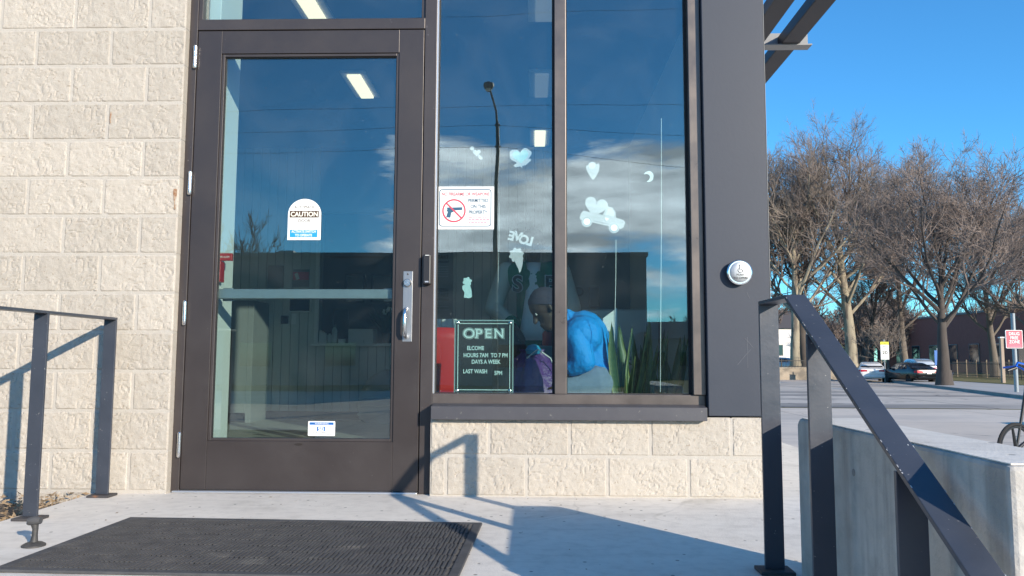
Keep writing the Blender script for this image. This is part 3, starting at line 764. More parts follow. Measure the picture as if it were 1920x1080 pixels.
# rubber scraper mat
mx0, mx1, my0, my1 = -1.735, -0.222, -1.495, -0.655
mat_t = thing('door_mat', 'large black ribbed rubber mat on the concrete landing', 'mat', ((mx0 + mx1) / 2, (my0 + my1) / 2, 0), R(-1.6))
hw, hd = (mx1 - mx0) / 2, (my1 - my0) / 2
m = MB(); m.box(-hw + 0.03, hw - 0.03, -hd + 0.03, hd - 0.03, 0.002, 0.005); m.build('backing', MATS['rubber_dark'], mat_t, local=True)
m = MB()
for (a, b, c, d) in ((-hw, -hd, hw, -hd + 0.035), (-hw, hd - 0.035, hw, hd), (-hw, -hd + 0.035, -hw + 0.035, hd - 0.035), (hw - 0.035, -hd + 0.035, hw, hd - 0.035)):
    m.box(a, c, b, d, 0.0005, 0.011)
m.build('border', MATS['rubber'], mat_t, local=True, bevel=0.003)
m = MB(); nb = 9; bw = (2 * hd - 0.07) / nb
for j in range(nb):
    y0 = -hd + 0.035 + j * bw; xs = -hw + 0.036; i = 0
    while xs < hw - 0.045:
        blk = (i // 9 + j) % 2
        wdt = 0.0090 if blk else 0.0060
        for q in range(1 if blk else 1): m.box(xs, xs + wdt, y0 + 0.002, y0 + bw - 0.003, 0.0045, 0.0125 if blk else 0.0112)
        xs += 0.0175 if blk else 0.0130; i += 1
    for q in range(1, 5):
        m.box(-hw + 0.036, hw - 0.036, y0 + bw * q / 5 - 0.0020, y0 + bw * q / 5 + 0.0020, 0.0045, 0.0100)
o = m.build('ribs', MATS['rubber'], mat_t, local=True); o['kind'] = 'stuff'

# gooseneck door stop bolted to the landing
p = at(63, 1024, z=0.0)
ds = thing('door_stop', 'small dark cast metal door stop bolted on the pale landing', 'door stop', tuple(p))
m = MB(); m.lathe([(0.040, 0.0005), (0.040, 0.006), (0.030, 0.012), (0.016, 0.016), (0.0, 0.016)], p, 20); m.build('base', MATS['cast_iron'], ds, smooth=True)
m = MB(); m.tube([p + Vector(q) for q in ((0, 0, 0.012), (0.002, 0, 0.04), (0.003, 0, 0.062), (0.0, 0, 0.078))], [0.014, 0.010, 0.010, 0.013], 12); m.build('neck', MATS['cast_iron'], ds, smooth=True)
m = MB(); m.tube([p + Vector(q) for q in ((-0.022, 0, 0.078), (-0.018, 0, 0.088), (0.004, 0, 0.092), (0.022, 0, 0.092))], [0.009, 0.016, 0.017, 0.012], 12); m.build('bumper', MATS['rubber'], ds, smooth=True)

# ================================================================== signs and stickers on the glass
def rounded(x0, x1, z0, z1, r_, n=5):
    pts = []
    for cx, cz2, a0 in ((x1 - r_, z0 + r_, -90), (x1 - r_, z1 - r_, 0), (x0 + r_, z1 - r_, 90), (x0 + r_, z0 + r_, 180)):
        for i in range(n + 1):
            a = R(a0 + 90 * i / n); pts.append((cx + r_ * math.cos(a), cz2 + r_ * math.sin(a)))
    return pts
def ring(m, outer, inner, y0, y1):
    n = len(outer)
    v = [(x, y0, z) for x, z in outer] + [(x, y0, z) for x, z in inner] + [(x, y1, z) for x, z in outer] + [(x, y1, z) for x, z in inner]
    f = []
    for i in range(n):
        j = (i + 1) % n
        f += [(i, j, n + j, n + i), (2 * n + j, 2 * n + i, 3 * n + i, 3 * n + j), (j, i, 2 * n + i, 2 * n + j), (n + i, n + j, 3 * n + j, 3 * n + i)]
    return m.add(v, f)
# NO FIREARMS notice
YS = 0.0885
a, b = at(819, 350, y=YS), at(926, 430, y=YS)
fx0, fx1, fz0, fz1 = a.x, b.x, b.z, a.z
W_, H_ = fx1 - fx0, fz1 - fz0
fs_ = thing('weapons_notice', 'white no-firearms notice with red prohibition circle on the window', 'sign', (fx0, YS, fz0))
m = MB(); m.box(fx0, fx1, YS - 0.0005, YS + 0.0008, fz0, fz1); m.build('sheet', MATS['white_print'], fs_)
m = MB(); ring(m, rounded(fx0 + .045 * W_, fx1 - .045 * W_, fz0 + .065 * H_, fz1 - .06 * H_, .016), rounded(fx0 + .06 * W_, fx1 - .06 * W_, fz0 + .085 * H_, fz1 - .08 * H_, .0125), YS - 0.0010, YS - 0.0006); m.build('border_line', MATS['navy_print'], fs_)
YT = YS - 0.0011
text(fs_, 'NO FIREARMS OR WEAPONS', fx0 + .505 * W_, YT, fz0 + .825 * H_, .078 * H_, 'red_print', sx=0.80, bold=0.0004)
for s_, q in (('PERMITTED', .675), ('ON THIS', .535), ('PROPERTY', .40)): text(fs_, s_, fx0 + .725 * W_, YT, fz0 + q * H_, .085 * H_, 'navy_print', sx=0.78, bold=0.0005)
for s_, q in (('VIOLATORS ARE BREAKING', .285), ('A CRIME AND', .225), ('A CRIMINAL OFFENSE', .165)):
    m = MB(); rr = random.Random(len(s_)); xx = fx0 + .56 * W_
    while xx < fx0 + .88 * W_:
        l_ = rr.uniform(.008, .02) ; m.box(xx, xx + l_, YT - 0.0002, YT, fz0 + (q - .012) * H_, fz0 + (q + .012) * H_); xx += l_ + .004
    m.build('fine_print', MATS['pink_print'], fs_)
cxx, czz, rr_ = fx0 + .305 * W_, fz0 + .435 * H_, .205 * W_
m = MB(); cir = lambda r_: [(cxx + r_ * math.cos(t), czz + r_ * math.sin(t)) for t in np.linspace(0, 2 * math.pi, 40, endpoint=False)]
ring(m, cir(rr_), cir(rr_ * .87), YT - 0.0004, YT)
dq = rr_ * .66; m.obox((cxx, YT - 0.0004, czz), (dq, 0, -dq), (0, 0.0002, 0), (rr_ * .045, 0, rr_ * .045)); m.build('prohibition_circle', MATS['red_print'], fs_)
gun = [(-.62, .27), (.70, .30), (.70, .06), (.02, .02), (-.08, -.12), (-.22, -.16), (-.30, -.60), (-.66, -.56), (-.52, -.10), (-.64, .02), (-.56, .10)]
m = MB(); m.prism([(cxx + u_ * rr_, czz + w_ * rr_) for u_, w_ in gun][::-1], YT - 0.0001, YT + 0.0004); m.build('pistol_symbol', MATS['navy_print'], fs_)

# AUTOMATIC CAUTION DOOR sticker
YD = 0.0740
a, b = at(541, 373, y=YD), at(601, 450, y=YD)
cx0, cx1, cz0, cz1 = a.x, b.x, b.z, a.z; W_, H_ = cx1 - cx0, cz1 - cz0
cs = thing('caution_sticker', 'arched white automatic caution door sticker on the door glass', 'sticker', (cx0, YD, cz0))
pts = [(cx0, cz0), (cx1, cz0)] + [((cx0 + cx1) / 2 + W_ / 2 * math.cos(t), cz1 - W_ / 2 * .93 + W_ / 2 * .93 * math.sin(t)) for t in np.linspace(0, math.pi, 22)]
m = MB(); m.prism(pts, YD - 0.0005, YD + 0.0006); m.build('sheet', MATS['white_print'], cs)
YT = YD - 0.001
xm = (cx0 + cx1) / 2
m = MB(); m.box(cx0 + .05 * W_, cx1 - .07 * W_, YT, YT + .0003, cz0 + .545 * H_, cz0 + .71 * H_); m.build('caution_band', MATS['brown_print'], cs)
m = MB(); m.prism(rounded(cx0 + .07 * W_, cx1 - .10 * W_, cz0 + .065 * H_, cz0 + .25 * H_, .004), YT, YT + .0003); m.build('instruction_band', MATS['blue_print'], cs)
text(cs, 'AUTOMATIC', xm, YT, cz0 + .80 * H_, .068 * H_, 'brown_print', sx=0.95)
text(cs, 'CAUTION', xm - .01 * W_, YT - .0004, cz0 + .628 * H_, .115 * H_, 'cream_print', sx=0.93, bold=0.0009)
text(cs, 'DOOR', xm, YT, cz0 + .47 * H_, .075 * H_, 'brown_print', sx=0.95)
text(cs, 'ACTIVATE SWITCH', xm - .015 * W_, YT - .0004, cz0 + .205 * H_, .062 * H_, 'white_print', sx=0.80, bold=0.0004)
text(cs, 'TO OPERATE', xm - .015 * W_, YT - .0004, cz0 + .115 * H_, .062 * H_, 'white_print', sx=0.82, bold=0.0004)
# alarm company label
a, b = at(578, 789.5, y=YD), at(628, 817.5, y=YD)
cx0, cx1, cz0, cz1 = a.x, b.x, b.z, a.z; W_, H_ = cx1 - cx0, cz1 - cz0; xm = (cx0 + cx1) / 2
cs = thing('alarm_label', 'small white and blue alarm warning label low on the door glass', 'sticker', (cx0, YD, cz0))
m = MB(); m.prism(rounded(cx0, cx1, cz0, cz1, .004), YD - 0.0005, YD + 0.0006); m.build('sheet', MATS['white_print'], cs)
m = MB(); m.box(cx0 + .05 * W_, cx1 - .06 * W_, YT, YT + .0003, cz0 + .75 * H_, cz0 + .92 * H_); m.build('blue_band', MATS['deep_blue_print'], cs)
m = MB(); m.box(xm - .17 * W_, xm + .13 * W_, YT, YT + .0003, cz0 + .32 * H_, cz0 + .63 * H_); m.build('logo_box', MATS['deep_blue_print'], cs)
text(cs, 'WARNING', xm, YT - .0004, cz0 + .835 * H_, .12 * H_, 'white_print', sx=1.2)
text(cs, 'SEi', xm - .02 * W_, YT - .0004, cz0 + .47 * H_, .25 * H_, 'white_print', sx=1.0, bold=0.0008)
text(cs, 'SECURITY EQUIPMENT, INC.', xm, YT - .0002, cz0 + .22 * H_, .085 * H_, 'grey_print', sx=0.82)
m = MB(); m.box(cx0 + .05 * W_, cx0 + .17 * W_, YT, YT + .0002, cz0 + .09 * H_, cz0 + .14 * H_); m.box(cx0 + .36 * W_, cx1 - .07 * W_, YT, YT + .0002, cz0 + .09 * H_, cz0 + .14 * H_); m.build('fine_print', MATS['grey_print'], cs)

# window clings (stuck on the inside of the panes)
YC = 0.0975
def px2(px, py): p = at(px, py, y=YC); return (p.x, p.z)
S_ = (at(1001, 400, y=YC).x - at(1000, 400, y=YC).x)      # metres per photo pixel on the pane
def cling(name, label, cpx, cpy, polys, rot=0.0):
    c = at(cpx, cpy, y=YC); t = thing(name, label, 'window cling', tuple(c), group='seasonal clings on the shop window')
    ca, sa = math.cos(rot), math.sin(rot)
    for i, (pn, mt, poly) in enumerate(polys):
        q = [(c.x + S_ * (x * ca - z * sa), c.z + S_ * (x * sa + z * ca)) for x, z in poly]
        m = MB(); m.prism(q, YC - 0.0008 * (i > 0) * 0 - 0.0003 * i, YC + 0.0009); m.build(pn, MATS[mt], t)
    return t
def heart(s, cx=0, cz2=0, n=28, wob=0.0, seed=0):
    out = []
    for t in np.linspace(0, 2 * math.pi, n, endpoint=False):
        x = 16 * math.sin(t) ** 3; z = 13 * math.cos(t) - 5 * math.cos(2 * t) - 2 * math.cos(3 * t) - math.cos(4 * t)
        k = 1 + wob * math.sin(9 * t + seed); out.append((cx + x / 17 * s * k, cz2 + z / 17 * s * k))
    return out
def disc(r_, cx=0, cz2=0, n=20, wob=0.0, fz=1.0, nl=6, ph=0.0): return [(cx + r_ * (1 + wob * math.sin(nl * t + ph)) * math.cos(t), cz2 + fz * r_ * (1 + wob * math.sin(nl * t + ph)) * math.sin(t)) for t in np.linspace(0, 2 * math.pi, n, endpoint=False)]
cling('heart_cling', 'tiny pale heart cling pierced by an arrow on the window', 893, 286, [('heart', 'cling_white', heart(8, 1, 0)), ('arrow_tail', 'cling_white', disc(4, -8, 8, 10)), ('arrow_tip', 'cling_white', [(4, -4), (8, -6), (13, -11), (9, -15), (4, -10)])], R(0))
cling('heart_cling', 'large mint heart cling with feathery rim and ribbon on the window', 976, 294, [('rim', 'cling_white', heart(22, 0, 0, 48, .045)), ('heart', 'cling_mint', heart(16, 0, 1)), ('ribbon', 'cling_white', [(-15, -15), (-12, -19), (0, -18), (8, -17), (19, -9), (18, -5), (8, -9), (0, -12), (-8, -11)])], R(6))
cling('balloon_cling', 'pale balloon-shaped heart cling on the further window pane', 1112, 320, [('body', 'cling_white', [(0, -18), (-5, -12), (-10, -3), (-13, 4), (-13, 9), (-9, 11), (-7, 15), (-2, 17), (3, 16), (6, 12), (11, 14), (12, 8), (11, -1), (6, -10)]), ('highlight', 'cling_bright', disc(6, -2, 9, 14))], 0)
cling('moon_cling', 'white crescent moon cling near the right edge of the window', 1216, 331, [('crescent', 'cling_bright', [(-9, 4), (-6, 8), (-1, 10.5), (4, 10), (8.5, 6), (9.5, 0), (8, -6), (4, -9.5), (0, -10.5), (-4, -10), (0, -7), (2.5, -3), (2.5, 1), (0, 4), (-4, 5)])], 0)
cling('truck_cling', 'pale pickup truck cling loaded with big hearts on the window', 1129, 412, [
    ('body', 'cling_white', [(-42, -6), (-39, -9), (38, -9), (42, -5), (43, 4), (40, 8), (24, 10), (21, 20), (13, 27), (4, 27), (-1, 9), (-38, 9), (-41, 3)]),
    ('heart_load', 'cling_white', [(q[0] - 17, q[1] + 22) for q in heart(23)]), ('cab_window', 'cling_bright', [(4, 11), (6, 22), (12, 24), (18, 19), (20, 11)]),
    ('wheel', 'cling_white', disc(10, -27, -10, 22)), ('wheel', 'cling_white', disc(10, 25, -10, 22)),
    ('tyre_line', 'cling_line', disc(8, -27, -10, 20)), ('tyre_line', 'cling_line', disc(8, 25, -10, 20)), ('hub', 'cling_bright', disc(6.5, -27, -10, 18)), ('hub', 'cling_bright', disc(6.5, 25, -10, 18)), ('sill_line', 'cling_line', [(-15, -6), (14, -6), (14, -5), (-15, -5)]), ('door_heart', 'cling_bright', [(q[0] + 8, q[1] + 3) for q in heart(4)]), ('heart_line', 'cling_line', [(-18, 38), (-17, 38), (-16, 26), (-17, 26)])], R(-13))
cling('bouquet_cling', 'pale flower bouquet cling below the love letters on the window', 970, 487, [('blooms', 'cling_white', disc(13, -1, 9, 40, .12, 1.0, 8)), ('stem_wrap', 'cling_white', [(-6, 2), (11, 3), (9, -10), (5, -22), (2, -25), (1, -18), (-3, -8)])], R(4))
cling('vase_cling', 'pale flower vase cling above the open sign', 876, 540, [('flowers', 'cling_mint', disc(8, 0, 12, 30, .15, 1.0, 6)), ('vase', 'cling_mint', [(-6, 6), (5, 6), (8, -4), (9, -17), (4, -19), (-6, -18), (-5, -8), (-9, -2), (-9, 4)])], 0)
c = at(977, 446, y=YC); lv = thing('love_cling', 'reversed pale love lettering cling on the window', 'window cling', tuple(c), group='seasonal clings on the shop window')
for i, (ch, dx, dz) in enumerate((('E', -18, 4), ('V', -6, 3), ('O', 5, -3), ('L', 16, -6))):
    text(lv, ch, c.x + dx * S_, YC, c.z + dz * S_, 17 * S_, 'cling_white', bold=0.0028, rot=R(-15), name='letter', mirror=True)
# white curtain strings
for i, (px, y0, y1, px2_) in enumerate(((1155, 450, 640, 1152), (1240, 222, 735, 1238), (936, 380, 530, 934))):
    a, b = at(px, y0, y=0.125), at(px2_, y1, y=0.125)
    m = MB(); m.tube([a, a.lerp(b, .4) + Vector((.002, 0, 0)), b], 0.0017 if i < 2 else 0.001, 6); o = m.build('hanging_string', MATS['white_print'])
    tag(o, ('white string hanging under the truck cling', 'long white string hanging beside the moon cling', 'thin pale string hanging behind the bouquet cling')[i], 'string', 'strings hanging in the window')
# ================================================================== INSIDE THE SHOP
BY = 4.75     # back wall
CEIL = 3.10
m = MB(); m.box(-4.25, 1.10, 0.151, 7.9, -0.01, 0.008); struct(m, 'interior_floor', 'tile_floor')
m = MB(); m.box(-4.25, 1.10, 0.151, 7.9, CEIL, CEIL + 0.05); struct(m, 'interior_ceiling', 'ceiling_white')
OX0, OX1 = at(597, 640, y=BY).x, at(800, 640, y=BY).x
OZ0 = at(660, 644, y=BY).z; OZ1 = 2.35
m = MB()
m.box(-4.25, OX0, BY + 0.012, BY + 0.12, 0.008, CEIL); m.box(OX0, OX1, BY + 0.012, BY + 0.12, 0.008, OZ0 - 0.03)
m.box(OX0, OX1, BY + 0.012, BY + 0.12, OZ1, CEIL); m.box(OX1, 1.10, BY + 0.012, BY + 0.12, 0.008, CEIL)
back = struct(m, 'interior_wall', 'grey_wall')
x = -4.2
while x < 0.30:
    w = 0.098
    zt = OZ0 - 0.03 if (x + w / 2 > OX0 and x + w / 2 < OX1) else CEIL - 0.002
    m = MB(); m.box(x, x + w - 0.006, BY - 0.002, BY + 0.0118, 0.10, zt); o = m.build('board', MATS['board_paint'], back, bevel=0.002); x += w
m = MB(); m.box(-4.2, 0.30, BY - 0.012, BY + 0.0115, 0.008, 0.098); m.build('baseboard', MATS['black_plastic'], back)
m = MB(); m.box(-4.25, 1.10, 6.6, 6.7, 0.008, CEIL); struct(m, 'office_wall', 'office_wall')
m = MB(); m.box(1.085, 1.0995, 0.31, BY, 0.008, CEIL); struct(m, 'side_interior_wall', 'white_wall')
pz = MB(); pz.box(-1.95, -1.742, 0.152, 0.46, 0.008, CEIL); struct(pz, 'pilaster', 'white_wall', bevel=0.004)
m = MB(); m.box(-0.515, 0.88, 0.151, 0.222, 0.475, 0.506); m.box(-0.515, 0.88, 0.151, 0.17, 0.008, 0.474); struct(m, 'window_stool', 'white_wall', bevel=0.003)
m = MB(); m.box(-4.2, -1.95, 0.21, 0.26, 0.008, CEIL); struct(m, 'front_interior_wall', 'white_wall')
# ceiling lamps
k = 0
for lx in (-1.60, 0.07):
    for (py_, wd) in ((5, 0), (161, 1), (260, 2)):
        yq = at(1003 + (lx / 0.006 if False else 0), py_, z=CEIL - 0.03).y
        lit = (lx < 0) or wd == 2
        if lx < 0 and wd == 2: continue
        lk = lx; lx = lx + 0.08 if lx < 0 else lx
        t = thing('ceiling_light', {(-1.6, 0): 'bright strip light seen through the pane above the door', (-1.6, 1): 'bright strip light seen through the upper door glass',
             (-1.6, 2): 'strip light on the shop ceiling hidden behind the door stile', (0.07, 0): 'faint unlit strip light high in the window near the frame top',
             (0.07, 1): 'faint strip light beside the mirrored street lamp head', (0.07, 2): 'bright warm strip light next to the window mullion'}[(lk, wd)], 'ceiling light', (lx, yq, CEIL), group='strip lights on the shop ceiling')
        m = MB(); m.box(lx - 0.11, lx + 0.11, yq - 0.32, yq + 0.32, CEIL - 0.022, CEIL - 0.0005); m.build('housing', MATS['white_wall'], t, bevel=0.004)
        m = MB(); m.box(lx - 0.058, lx + 0.058, yq - 0.28, yq + 0.28, CEIL - 0.042, CEIL - 0.0225); m.build('diffuser', MATS['lamp_lit' if lit else 'lamp_dim'], t, bevel=0.004); lx = lk
# counter
ct = thing('service_counter', 'white counter ledge in the opening of the boarded wall', 'counter', (OX0, BY, OZ0 - 0.03))
m = MB(); m.box(OX0 - 0.06, OX1 + 0.05, BY - 0.10, BY + 0.42, OZ0 - 0.029, OZ0); m.build('counter_top', MATS['white_wall'], ct, bevel=0.004)
m = MB(); m.box(OX0 - 0.045, OX0 - 0.002, BY - 0.03, BY - 0.0022, OZ0 + 0.001, OZ1); m.build('opening_trim', MATS['white_wall'], ct, bevel=0.003)
YB = BY + 0.06
def pt(px, py, y=YB): return at(px, py, y=y)
# things on the counter
def ontop(px): return at(px, 640, y=YB).x
x = ontop(604); o = MB(); o.add([(x - .05, YB - .05, OZ0), (x + .06, YB - .05, OZ0), (x + .06, YB + .05, OZ0), (x - .05, YB + .05, OZ0), (x - .05, YB - .03, OZ0 + .16), (x + .05, YB - .02, OZ0 + .10), (x + .05, YB + .03, OZ0 + .11), (x - .05, YB + .03, OZ0 + .17)], [(0, 3, 2, 1), (4, 5, 6, 7), (0, 1, 5, 4), (1, 2, 6, 5), (2, 3, 7, 6), (3, 0, 4, 7)])
tag(o.build('paper_bag', MATS['paper'], bevel=0.005), 'crumpled pale paper bag at the end of the counter ledge', 'bag')
for i, (px, h, r_) in enumerate(((618, 0.13, 0.026), (627, 0.22, 0.030))):
    x = ontop(px); t = thing('bottle', ('short clear bottle beside the paper bag on the counter', 'tall clear pump bottle with dark cap on the counter')[i], 'bottle', (x, YB, OZ0), group='bottles on the counter')
    m = MB(); m.lathe([(r_, 0.0005), (r_, h * .68), (r_ * .55, h * .80), (r_ * .38, h * .86), (0, h * .86)], (x, YB, OZ0), 16); m.build('body', MATS['plastic_clear'], t, smooth=True)
    m = MB(); m.lathe([(r_ * .45, h * .861), (r_ * .45, h), (0, h)], (x, YB, OZ0), 12); m.build('cap', MATS['black_plastic'], t, smooth=True)
x = ontop(641); m = MB(); m.box(x - .035, x + .035, YB - .03, YB + .03, OZ0 + .0005, OZ0 + .05); tag(m.build('small_box', MATS['paper'], bevel=.004), 'little pale box standing beside the pump bottle', 'box')
a, b = at(655, 640, y=YB + .12), at(702, 617, y=YB + .12)
t = thing('printer', 'pale flat printer on the counter behind the door glass', 'printer', (a.x, YB, OZ0)); m = MB(); m.box(a.x, b.x, YB + .05, YB + .28, OZ0 + .0005, b.z); m.build('body', MATS['paper'], t, bevel=.01); m = MB(); m.box(a.x + .05, b.x - .1, YB + .02, YB + .049, OZ0 + .01, OZ0 + .04); m.build('tray', MATS['paper'], t)
a, b = at(625, 640, y=YB + .3), at(655, 581, y=YB + .3)
t = thing('monitor', 'black computer screen standing behind the counter bottles', 'monitor', ((a.x + b.x) / 2, YB + .3, OZ0)); m = MB(); m.box(a.x, b.x, YB + .28, YB + .30, OZ0 + .07, b.z); m.build('screen', MATS['screen_dark'], t, bevel=.004); m = MB(); m.box((a.x + b.x) / 2 - .03, (a.x + b.x) / 2 + .03, YB + .27, YB + .33, OZ0 + .0005, OZ0 + .069); m.build('stand', MATS['black_plastic'], t)
# flower pot
x = ontop(722); t = thing('flower_pot', 'dark potted plant with white flowers on the counter', 'plant', (x, YB + .1, OZ0))
m = MB(); m.lathe([(.045, 0.0005), (.065, .12), (.055, .12), (.05, .11), (0, .11)], (x, YB + .1, OZ0), 16); m.build('pot', MATS['black_pot'], t, smooth=True)
m = MB(); rr = random.Random(3)
for i in range(70):
    an = rr.uniform(0, 6.28); el = rr.uniform(.3, 1.4); l_ = rr.uniform(.15, .42); d = Vector((math.cos(an) * math.cos(el), math.sin(an) * math.cos(el), math.sin(el)))
    b0 = Vector((x, YB + .1, OZ0 + .11)); sd = d.cross(Vector((0, 0, 1))).normalized() * .022
    m.add([b0, b0 + d * l_ * .5 + sd, b0 + d * l_, b0 + d * l_ * .5 - sd], [(0, 1, 2, 3)])
m.build('foliage', MATS['evergreen'], t)
for i in range(3):
    b0 = Vector((x - .01 + .05 * i, YB + .02, OZ0 + .36 + .03 * (i % 2))); m = MB()
    for q in range(6):
        an = q * 1.05; d = Vector((math.cos(an), -.3, math.sin(an))) * .035; sd = Vector((-math.sin(an), 0, math.cos(an))) * .016
        m.add([b0, b0 + d * .6 + sd, b0 + d, b0 + d * .6 - sd], [(0, 1, 2, 3)])
    m.build('flower', MATS['paper'], t)
# pictures in the office
for i, (px0, px1) in enumerate(((646, 685), (695, 742))):
    a, b = at(px0, 568, y=6.58), at(px1, 514, y=6.58)
    t = thing('picture_frame', ('thin black picture frame on the dim office wall', 'black picture frame nearer the door stile on the office wall')[i], 'picture', (a.x, 6.58, a.z), group='framed pictures in the office')
    m = MB(); ring(m, [(a.x, a.z), (b.x, a.z), (b.x, b.z), (a.x, b.z)], [(a.x + .025, a.z + .025), (b.x - .025, a.z + .025), (b.x - .025, b.z - .025), (a.x + .025, b.z - .025)], 6.57, 6.599); m.build('frame', MATS['black_plastic'], t)
    m = MB(); m.box(a.x + .025, b.x - .025, 6.59, 6.598, a.z + .025, b.z - .025); m.build('print', MATS['grey_wall'], t)
# wall items left of the opening
a, b = at(541, 585, y=BY - .04), at(583, 556, y=BY - .04); t = thing('wall_screen', 'small dark wall screen below the red poster', 'screen', (a.x, BY, a.z)); m = MB(); m.box(a.x, b.x, BY - .04, BY - .003, a.z, b.z); m.build('bezel', MATS['paper'], t, bevel=.003); m = MB(); m.box(a.x + .012, b.x - .012, BY - .042, BY - .0402, a.z + .012, b.z - .012); m.build('panel', MATS['screen_dark'], t)
a, b = at(548, 538, y=BY - .01), at(580, 505, y=BY - .01); t = thing('wall_poster', 'red poster on the white boarded wall', 'poster', (a.x, BY, a.z)); m = MB(); m.box(a.x, b.x, BY - .008, BY - .003, a.z, b.z); m.build('sheet', MATS['grey_wall'], t); m = MB(); m.box(a.x + .005, b.x - .005, BY - .010, BY - .0082, (a.z + b.z) / 2 - .02, b.z - .03); m.build('red_panel', MATS['red_print'], t); m = MB(); m.obox((a.x + .05, BY - .0105, b.z - .08), (.018, 0, .008), (0, .0004, 0), (-.012, 0, .035)); m.build('white_figure', MATS['paper'], t)
a, b = at(502, 540, y=BY - .01), at(532, 498, y=BY - .01); m = MB(); m.box(a.x, b.x, BY - .03, BY - .003, a.z, b.z); tag(m.build('notice_board', MATS['dark_block'], bevel=.004), 'dim grey notice panel beside the red poster', 'panel')
a, b = at(527, 607, y=BY - .01), at(541, 592, y=BY - .01); m = MB(); m.box(a.x, b.x, BY - .03, BY - .003, a.z, b.z); tag(m.build('thermostat', MATS['screen_dark'], bevel=.004), 'small dark thermostat on the boarded wall', 'thermostat')
a, b = at(546, 608, y=BY - .01), at(556, 588, y=BY - .01); m = MB(); m.box(a.x, b.x, BY - .012, BY - .003, a.z, b.z); tag(m.build('light_switch', MATS['paper'], bevel=.002), 'white light switch beside the thermostat', 'switch')
# pale cabinet at the far left with toe kick
a = at(428, 783, z=0.0); a.y = min(a.y, BY - .5); x0, x1 = at(424, 700, y=BY - .5).x, at(472, 700, y=BY - .5).x
t = thing('tall_cabinet', 'pale grey cabinet with dark toe kick behind the hinge side of the door', 'cabinet', (x0, BY - .5, .008)); m = MB(); m.box(x0, x1 - .06, BY - .5, BY - .014, .11, 1.3); m.build('body', MATS['grey_wall'], t, bevel=.004); m = MB(); m.box(x0, x1 - .065, BY - .45, BY - .02, .0085, .109); m.build('toe_kick', MATS['black_plastic'], t); m = MB(); m.box(x1 - .059, x1, BY - .5, BY - .014, .0085, 1.3); m.build('side_panel', MATS['grey_wall'], t, bevel=.003)
# fire alarm and extinguisher sign on the pilaster
a, b = at(414, 488, x=-1.741), at(433, 478, x=-1.741)
t = thing('fire_alarm', 'red fire alarm sign projecting from the white wall behind the door', 'alarm', (-1.741, .3, 1.2))
zt = at(425, 476, y=.25).z; zm = at(425, 490, y=.25).z; zl = at(420, 530, y=.25).z
m = MB(); m.box(-1.7415, -1.66, .22, .245, zm, zt); m.build('projecting_sign', MATS['red_enamel'], t, bevel=.003)
m = MB(); m.box(-1.7415, -1.712, .20, .26, zl, zm - .004); m.build('pull_station', MATS['red_enamel'], t, bevel=.004)
text(t, 'FIRE ALARM', -1.70, .2195, (zt + zm) / 2, .011, 'white_print', sx=.7)
# poster with shop name on the far wall
a, b = at(814, 600, y=BY - .02), at(850, 470, y=BY - .02); t = thing('shop_poster', 'tall grey fresh start poster on the back wall beside the frame', 'poster', (a.x, BY, a.z)); m = MB(); m.box(a.x, b.x, BY - .008, BY - .0035, a.z, b.z); m.build('sheet', MATS['grey_wall'], t)
for zz in (553, 482):
    for i, s_ in enumerate(('FRESH', 'START', 'LAUNDROMAT')):
        q = at(829, zz + (i - 1) * 9.0, y=BY - .01); text(t, s_, q.x, BY - .0095, q.z, .044 if i < 2 else .024, 'black_print', sx=.85 if i < 2 else .7, bold=.0015)
for i in range(7):
    q = at(829, 500 + i * 4.5, y=BY - .01) if i < 5 else at(829, 575 + (i - 5) * 6, y=BY - .01); m = MB(); m.box(q.x - .09, q.x + .07, BY - .009, BY - .0082, q.z - .003, q.z + .003); m.build('text_line', MATS['grey_print'], t)
# letters and dispenser on the right part of the back wall
q = at(1078, 547, y=BY); lt = thing('wall_letters', 'dim raised capital letters on the grey wall above the blue jacket', 'lettering', (q.x, BY, q.z)); text(lt, 'AD', q.x, BY - .006, q.z, .10, 'black_plastic', bold=.004, thick=.004)
a, b = at(1105, 577, y=BY - .1), at(1124, 537, y=BY - .1); t = thing('wall_speaker', 'black box speaker on the grey back wall', 'speaker', (a.x, BY, a.z)); m = MB(); m.box(a.x, b.x, BY - .1, BY + .0115, a.z, b.z); m.build('cabinet', MATS['black_plastic'], t, bevel=.006); m = MB(); m.box(a.x + .012, b.x - .012, BY - .106, BY - .1005, a.z + .02, b.z - .02); m.build('grille', MATS['screen_dark'], t)
# washing machines along the deeper right wall
for i, yy in enumerate((2.7, 3.5)):
    t = thing('washing_machine', ('grey washing machine by the side window', 'grey washing machine deepest in the shop')[i], 'washing machine', (.75, yy, .008), group='washing machines')
    m = MB(); m.box(.42, 1.08, yy, yy + .72, .03, 1.12); m.build('body', MATS['aluminium'], t, bevel=.015)
    m = MB(); m.lathe([(.20, 0.0), (.20, -.02), (.17, -.035), (.15, -.02), (0, -.02)], (.419, yy + .36, .58), 28, 'x'); m.build('door_ring', MATS['chrome'], t, smooth=True)
    m = MB(); m.box(.412, .4195, yy + .06, yy + .66, .95, 1.06); m.build('control_panel', MATS['screen_dark'], t)
    m = MB(); m.box(.46, 1.05, yy + .03, yy + .69, .0085, .0295); m.build('plinth', MATS['black_plastic'], t)
